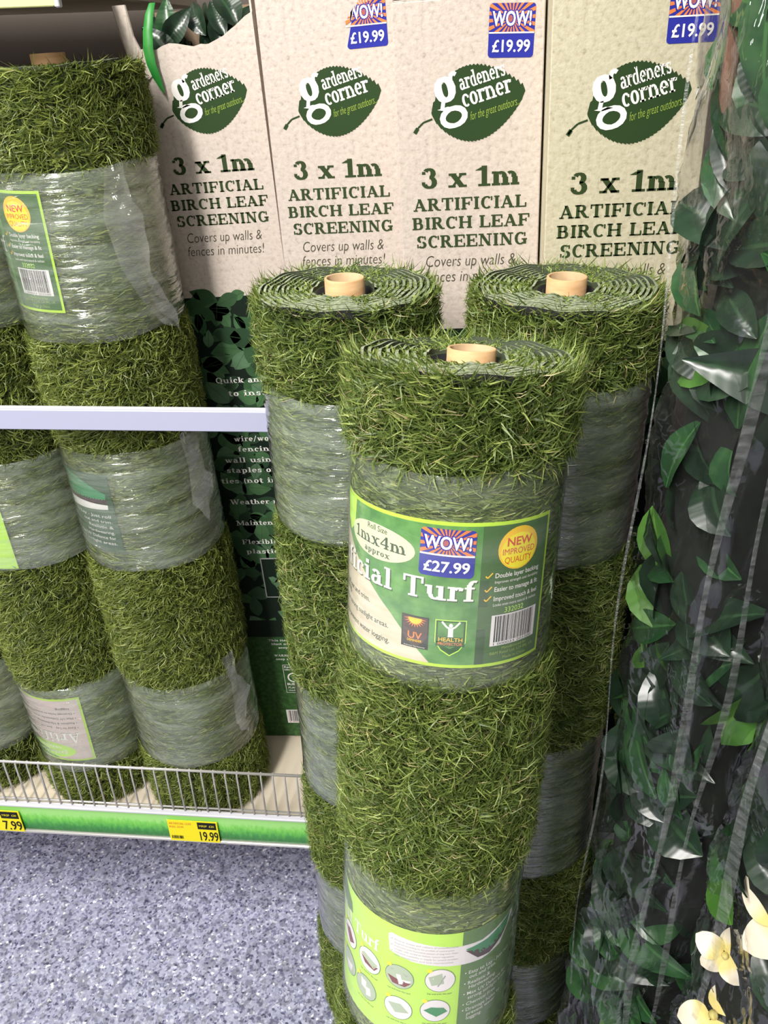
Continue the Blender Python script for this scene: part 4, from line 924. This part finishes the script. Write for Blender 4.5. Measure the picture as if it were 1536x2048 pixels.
# label in the second band: picture of cut turf over white lines
p = Print(); p.rect(-.10, 0, -.012, .125, 'midpanel'); p.layer = 1
p.poly([(-.10, .122), (-.066, .116), (-.040, .104), (-.020, .094), (-.022, .085), (-.10, .085)], 'picgreen'); p.poly([(-.10, .088), (-.02, .086), (-.020, .079), (-.10, .075)], 'soil'); p.layer = 1.5
p.poly([(-.10, .079), (-.062, .079), (-.020, .077), (-.021, .070), (-.10, .065)], 'white')
for i, s_ in enumerate(('Easy to Lay - Just roll', 'out and trim.', 'Realistic &', 'Hardwearing.', 'Max UV Defence for', 'strong sunlight areas.')): p.text(s_, -.020, .056 - i * .0088, .0050, 'white', align='r', width=.0042 * len(s_))
p.build('label', cyl_map(Rw1, L1, .006, .612), l1, .009, label='green label with a picture of cut turf')
# upside down cream label on the second shelf roll
p = Print(); p.rect(-.075, 0, .150, .140, 'lime'); p.layer = 1; p.rect(-.071, .004, .148, .136, 'pinkish'); p.layer = 1.6
p.poly([(-.010, .136), (.06, .136), (.06, .105), (.01, .118)], 'picgreen')
p.oval(.0, .117, .046, .0165, 'brightlime'); p.layer = 2.2; p.text('gardeners', .0, .118, .0085, 'white', slab=True, align='c', width=.062); p.text('corner', .0, .108, .0075, 'white', slab=True, align='c', width=.042)
p.text('Artificial', -.060, .076, .022, 'white', slab=True, width=.130); p.layer = 1.9; p.text('Artificial', -.0592, .0752, .022, 'olive', slab=True, width=.130)
for i, s_ in enumerate(('• Easy to Lay - Just roll out and trim.', '• Realistic & Hardwearing.', '• Max UV Defence for strong sunlight areas.', '• Drainage holes to prevent water', '   logging.')): p.text(s_, -.062, .062 - i * .0105, .0046, 'ink', width=.0029 * len(s_))
p.build('label', cyl_map(Rw2, L2, -.032, .918, rot=-.02, flip=True), l2, .009, label='cream label with lime border, printed upside down')
p = Print(); p.rect(-.12, 0, -.03, .15, 'brightlime'); p.build('label', cyl_map(Rw2, L2, .047, .660), l2, .009, label='lime label edge')

# loose crinkled tails of film
def flap(parent, pts_edge, outw, n=26, seed=1, name='film_tail'):
    rng = np.random.default_rng(seed); vs = []; m = 12
    P0 = [Vector(p) for p in pts_edge]
    for i in range(n + 1):
        f = i / n * (len(P0) - 1); k = min(int(f), len(P0) - 2); b = P0[k].lerp(P0[k + 1], f - k)
        fo = i / n * (len(outw) - 1); ko = min(int(fo), len(outw) - 2); o_ = Vector(outw[ko]).lerp(Vector(outw[ko + 1]), fo - ko)
        for j in range(m + 1):
            s = j / m; nn = .004 * math.sin(i * .5 + j * .6 + seed) * s + .0015 * math.sin(i * 1.3 - j * .8) * s
            vs.append(b + o_ * s + Vector((nn * .6, nn, nn * .5)))
    fs = [(i * (m + 1) + j, i * (m + 1) + j + 1, (i + 1) * (m + 1) + j + 1, (i + 1) * (m + 1) + j) for i in range(n) for j in range(m)]
    return mesh(name, vs, fs, M['flap'], parent, None, True)
def on(Rr, a, z): return (Rr * math.sin(a), -Rr * math.cos(a), z)
flap(l1, [on(Rw1 + .003, .75, L1 - .105), on(Rw1 + .004, .62, L1 - .16), on(Rw1 + .004, .70, L1 - .22), on(Rw1 + .003, .95, L1 - .28)],
     [(.026, -.004, .006), (.046, -.006, .004), (.044, -.004, -.010), (.034, .004, -.03)], seed=2)
flap(l1, [on(Rw1 + .003, 1.0, L1 - .45), on(Rw1 + .003, 1.05, L1 - .50), on(Rw1 + .003, 1.0, L1 - .56)], [(.016, -.004, .012), (.036, -.012, -.006), (.026, -.008, -.02)], seed=5)
flap(l1, [on(Rw1 + .003, .95, L1 - .84), on(Rw1 + .003, 1.05, L1 - .90), on(Rw1 + .003, 1.0, L1 - .98)], [(.020, -.006, .02), (.030, -.010, 0), (.018, -.006, -.02)], seed=7)
flap(bl, [on(Rw + .002, .2, 1.105), on(Rw + .002, .12, 1.05), on(Rw + .002, .25, .97)], [(.012, -.004, .004), (.02, -.006, 0), (.016, -.004, -.01)], seed=9)

# ------------------------------------------------------------------ bagged leaf screens on the right
M['core'] = noisy('shade_core_black', [(.4, (.002, .003, .002)), (.7, (.006, .011, .006))], 30, .9)  # near-black colour stands in for the shade deep between leaves
def bag(name, foot, z0, z1, nleaf, seed, lab, stems, seams, front_n, light=.07, leaf_scale=(1.0, 1.7), avoid=()):
    """foot: outline of the bag seen from above, the first front_n edges face the aisle"""
    rnd = random.Random(seed); n = len(foot)
    cx = sum(p[0] for p in foot) / n; cy = sum(p[1] for p in foot) / n
    root = empty(name, (cx, cy, z0), label=lab, category='bagged leaves'); inv = Matrix.Translation((-cx, -cy, -z0))
    # film: subdivided outline, crinkled
    ring = []
    for i in range(n):
        a, b = Vector(foot[i]), Vector(foot[(i + 1) % n]); k = max(2, int((b - a).length / (.007 if i < front_n else .03)))
        for j in range(k): ring.append(a.lerp(b, j / k))
    m = len(ring); nz = int((z1 - z0) / .009); ph = [rnd.uniform(0, 6.28) for _ in range(12)]
    acc = [0]; 
    for i in range(1, m): acc.append(acc[-1] + (ring[i] - ring[i - 1]).length)
    vs = []
    for j in range(nz + 1):
        z = z0 + (z1 - z0) * j / nz
        for i, p in enumerate(ring):
            nrm = Vector((p.x - cx, p.y - cy)).normalized(); u = acc[i]
            d = .006 * math.sin(u * 60 + 3 * math.sin(z * 9 + ph[0]) + ph[1]) + .004 * abs(math.sin(u * 110 + z * 25 + 2 * math.sin(z * 31 + ph[2]))) + .0035 * math.sin(z * 47 + 4 * math.sin(u * 23 + ph[3])) + .002 * abs(math.sin(z * 130 + u * 90 + ph[4]))
            sw = .008 * math.sin(z * 4 + ph[5])
            vs.append((p.x + nrm.x * d + sw, p.y + nrm.y * d, z))
    fs = [(j * m + i, j * m + (i + 1) % m, (j + 1) * m + (i + 1) % m, (j + 1) * m + i) for j in range(nz) for i in range(m)]
    o = mesh('plastic_bag', vs, fs, M['bagfilm'], root, None, True); o.matrix_parent_inverse = inv
    # filler core inside, painted near black for the shade behind the leaves
    def shrink(p, d): v = Vector((cx - p[0], cy - p[1])); return (p[0] + v.x / v.length * d, p[1] + v.y / v.length * d)
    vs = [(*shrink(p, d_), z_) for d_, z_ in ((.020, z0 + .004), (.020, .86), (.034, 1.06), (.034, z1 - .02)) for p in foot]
    o = mesh('shade_core', vs, [tuple(range(n - 1, -1, -1)), tuple(range(3 * n, 4 * n))] + [(q_ * n + i, q_ * n + (i + 1) % n, q_ * n + (i + 1) % n + n, q_ * n + i + n) for q_ in range(3) for i in range(n)], M['core'], root); o.matrix_parent_inverse = inv
    # leaves just behind the film
    lens = [(Vector(foot[(i + 1) % n]) - Vector(foot[i])).length * (1.4, 2.0, .6)[i] for i in range(front_n)]
    for k in range(nleaf):
        e = rnd.choices(range(front_n), lens)[0]; f = rnd.uniform(.04, .96); a, b = Vector(foot[e]), Vector(foot[(e + 1) % n]); q = a.lerp(b, f)
        out = Vector((b.y - a.y, a.x - b.x)).normalized()
        if out.dot(Vector((q.x - cx, q.y - cy))) < 0: out = -out
        depth = rnd.choice((.008, .012, .016, .022)); s = rnd.uniform(*leaf_scale); s = min(s, 1.35) if depth < .006 else s
        z = rnd.uniform(z0 + .05, z1 - .03)
        if any((Vector((q.x, q.y, z)) - Vector(f_)).length < .062 for f_ in avoid): continue
        o3 = Vector((out.x, out.y, 0)); side = Vector((-out.y, out.x, 0)); ang = rnd.choice((rnd.gauss(-1.0, .6), rnd.gauss(2.2, .9), rnd.uniform(0, 6.28)))
        d = side * math.cos(ang) + Vector((0, 0, 1)) * math.sin(ang) + o3 * rnd.uniform(-.12, .2)
        loc = Vector((q.x, q.y, z)) - o3 * depth - d.normalized() * .031 * s
        key = 'leaf_light' if rnd.random() < light else rnd.choice(('leaf_dark', 'leaf_dark', 'leaf_mid'))
        put_leaf(root, inv, key, loc, d, o3 + Vector((rnd.uniform(-.5, .5), rnd.uniform(-.5, .5), rnd.uniform(0, .7))), s, rnd, rnd.uniform(.8, 1.15))
    for pts, r in stems:
        mb = MB(); mb.tube(pts, r, 7); o = mb.out('willow_stick', M['stem'], root, True); o.matrix_parent_inverse = inv
    for pts, wd, dx in seams:                                # welded seams with small cross ribs
        P = [Vector(p) for p in pts]; vs = []; ns = 190; drv = Vector(dx).normalized(); outn = drv.cross(Vector((0, 0, 1))); 
        if outn.y > 0: outn = -outn
        tot = (len(P) - 1); 
        for j in range(ns * 2 + 1):
            f = j / (ns * 2) * tot; k = min(int(f), tot - 1); c = P[k].lerp(P[k + 1], f - k); c = c + drv * .004 * math.sin(c.z * 13 + wd * 900) + outn * (.0015 * math.sin(c.z * 21))
            w_ = wd * (1 + .35 * math.sin(c.z * 17 + wd * 500)); rib = .00025 if j % 2 else 0
            for s in (-.5, -.3, .3, .5): vs.append(c + drv * w_ * s + outn * (.0008 + (rib if abs(s) < .4 else 0)))
        fs = [(j * 4 + i, j * 4 + i + 1, j * 4 + 5 + i, j * 4 + 4 + i) for j in range(ns * 2) for i in range(3)]
        o = mesh('seam_strip', vs, fs, M['seam'], root, None, False, label='welded seam of the clear bag'); o.matrix_parent_inverse = inv
    return root, inv
A_foot = [(.190, .755), (.180, .712), (.222, .625), (.420, .655), (.46, .80), (.240, .83)]
bagA, invA = bag('bagged_leaf_screen', A_foot, FZ + .001, 1.50, 297, 21, 'tall clear plastic bag of dark leaves standing against the yellower carton', 
    [([(.197, .725, 1.10), (.195, .722, 1.2), (.192, .718, 1.40)], .0065)],
    [([(.170, .712, FZ + .01), (.169, .712, .6), (.166, .712, 1.42)], .0022, (1, -.3, 0)), ([(.221, .614, FZ + .01), (.219, .614, .5), (.220, .614, 1.42)], .008, (1, .1, 0)),
     ([(.251, .612, FZ + .01), (.249, .612, .5), (.252, .612, 1.42)], .006, (1, .1, 0))], 3)
FL = [(.306, .494, .510), (.272, .523, .415), (.272, .512, .330)]
B_foot = [(.262, .575), (.256, .520), (.300, .440), (.52, .45), (.56, .60), (.30, .605)]
bagB, invB = bag('bagged_leaf_screen', B_foot, FZ + .001, 1.48, 280, 35, 'nearest clear plastic bag of leaves at the right edge, cream flowers near its bottom',
    [],
    [([(.254, .515, FZ + .01), (.2535, .515, .6), (.253, .515, 1.34)], .010, (.6, -.8, 0)), ([(.2995, .430, FZ + .01), (.298, .430, .5), (.297, .430, 1.34)], .007, (1, 0, 0))], 3, light=.07, avoid=FL)

# cream flowers inside the near bag, close to its front
def petal_mat(name, a, b_):
    m, nt, b = new_mat(name); uv = nt.nodes.new('ShaderNodeUVMap'); sp = nt.nodes.new('ShaderNodeSeparateXYZ'); nt.links.new(uv.outputs[0], sp.inputs[0])
    r = ramp(nt, [(0, a), (.30, a), (.55, b_)], sp.outputs[0]); nt.links.new(r.outputs[0], b.inputs['Base Color']); b.inputs['Roughness'].default_value = .7; return m
M['petal'] = petal_mat('cream_petal', (.75, .62, .20), (.80, .72, .56))
M['flower_eye'] = noisy('yellow_flower_eye', [(.3, (.62, .5, .10)), (.7, (.8, .72, .3))], 60, .8, .001)
PM = [leaf_mesh('petal', .046, .044, .10, .5, M['petal'], 1, 10, .5), leaf_mesh('petal', .042, .036, -.15, .8, M['petal'], 4, 10, .55)]
def flower(loc, face, s, seed, n=5, kk=range(5)):
    rr = random.Random(seed); f = empty('flower', (0, 0, 0)); f.parent = bagB; f.matrix_parent_inverse = invB
    fd = Vector(face).normalized(); m = orient(fd.orthogonal(), fd, loc, s); f.matrix_basis = m
    f['label'] = 'cream artificial flower with yellow heart'
    for k in kk:
        a = 2 * PI * k / n + rr.uniform(-.2, .2)
        o = bpy.data.objects.new('petal', rr.choice(PM)); C.objects.link(o); o.parent = f
        d = Vector((math.cos(a), math.sin(a), .12 + rr.uniform(0, .2))); o.matrix_basis = orient(d, (0, 0, 1), d * .004, 1.0)
    mb = MB(); pts = [(0, 0, -.004), (0, 0, .002), (0, 0, .007), (0, 0, .010)]; mb.tube(pts, [.004, .0065, .005, .0015], 10)
    mb.out('flower_eye', M['flower_eye'], f, True)
flower(FL[0], (-.35, -.55, .75), 1.0, 3)
flower(FL[1], (-.35, -.75, .55), .60, 8)
flower(FL[2], (-.45, -.45, .75), .80, 12, kk=(0, 2, 3))
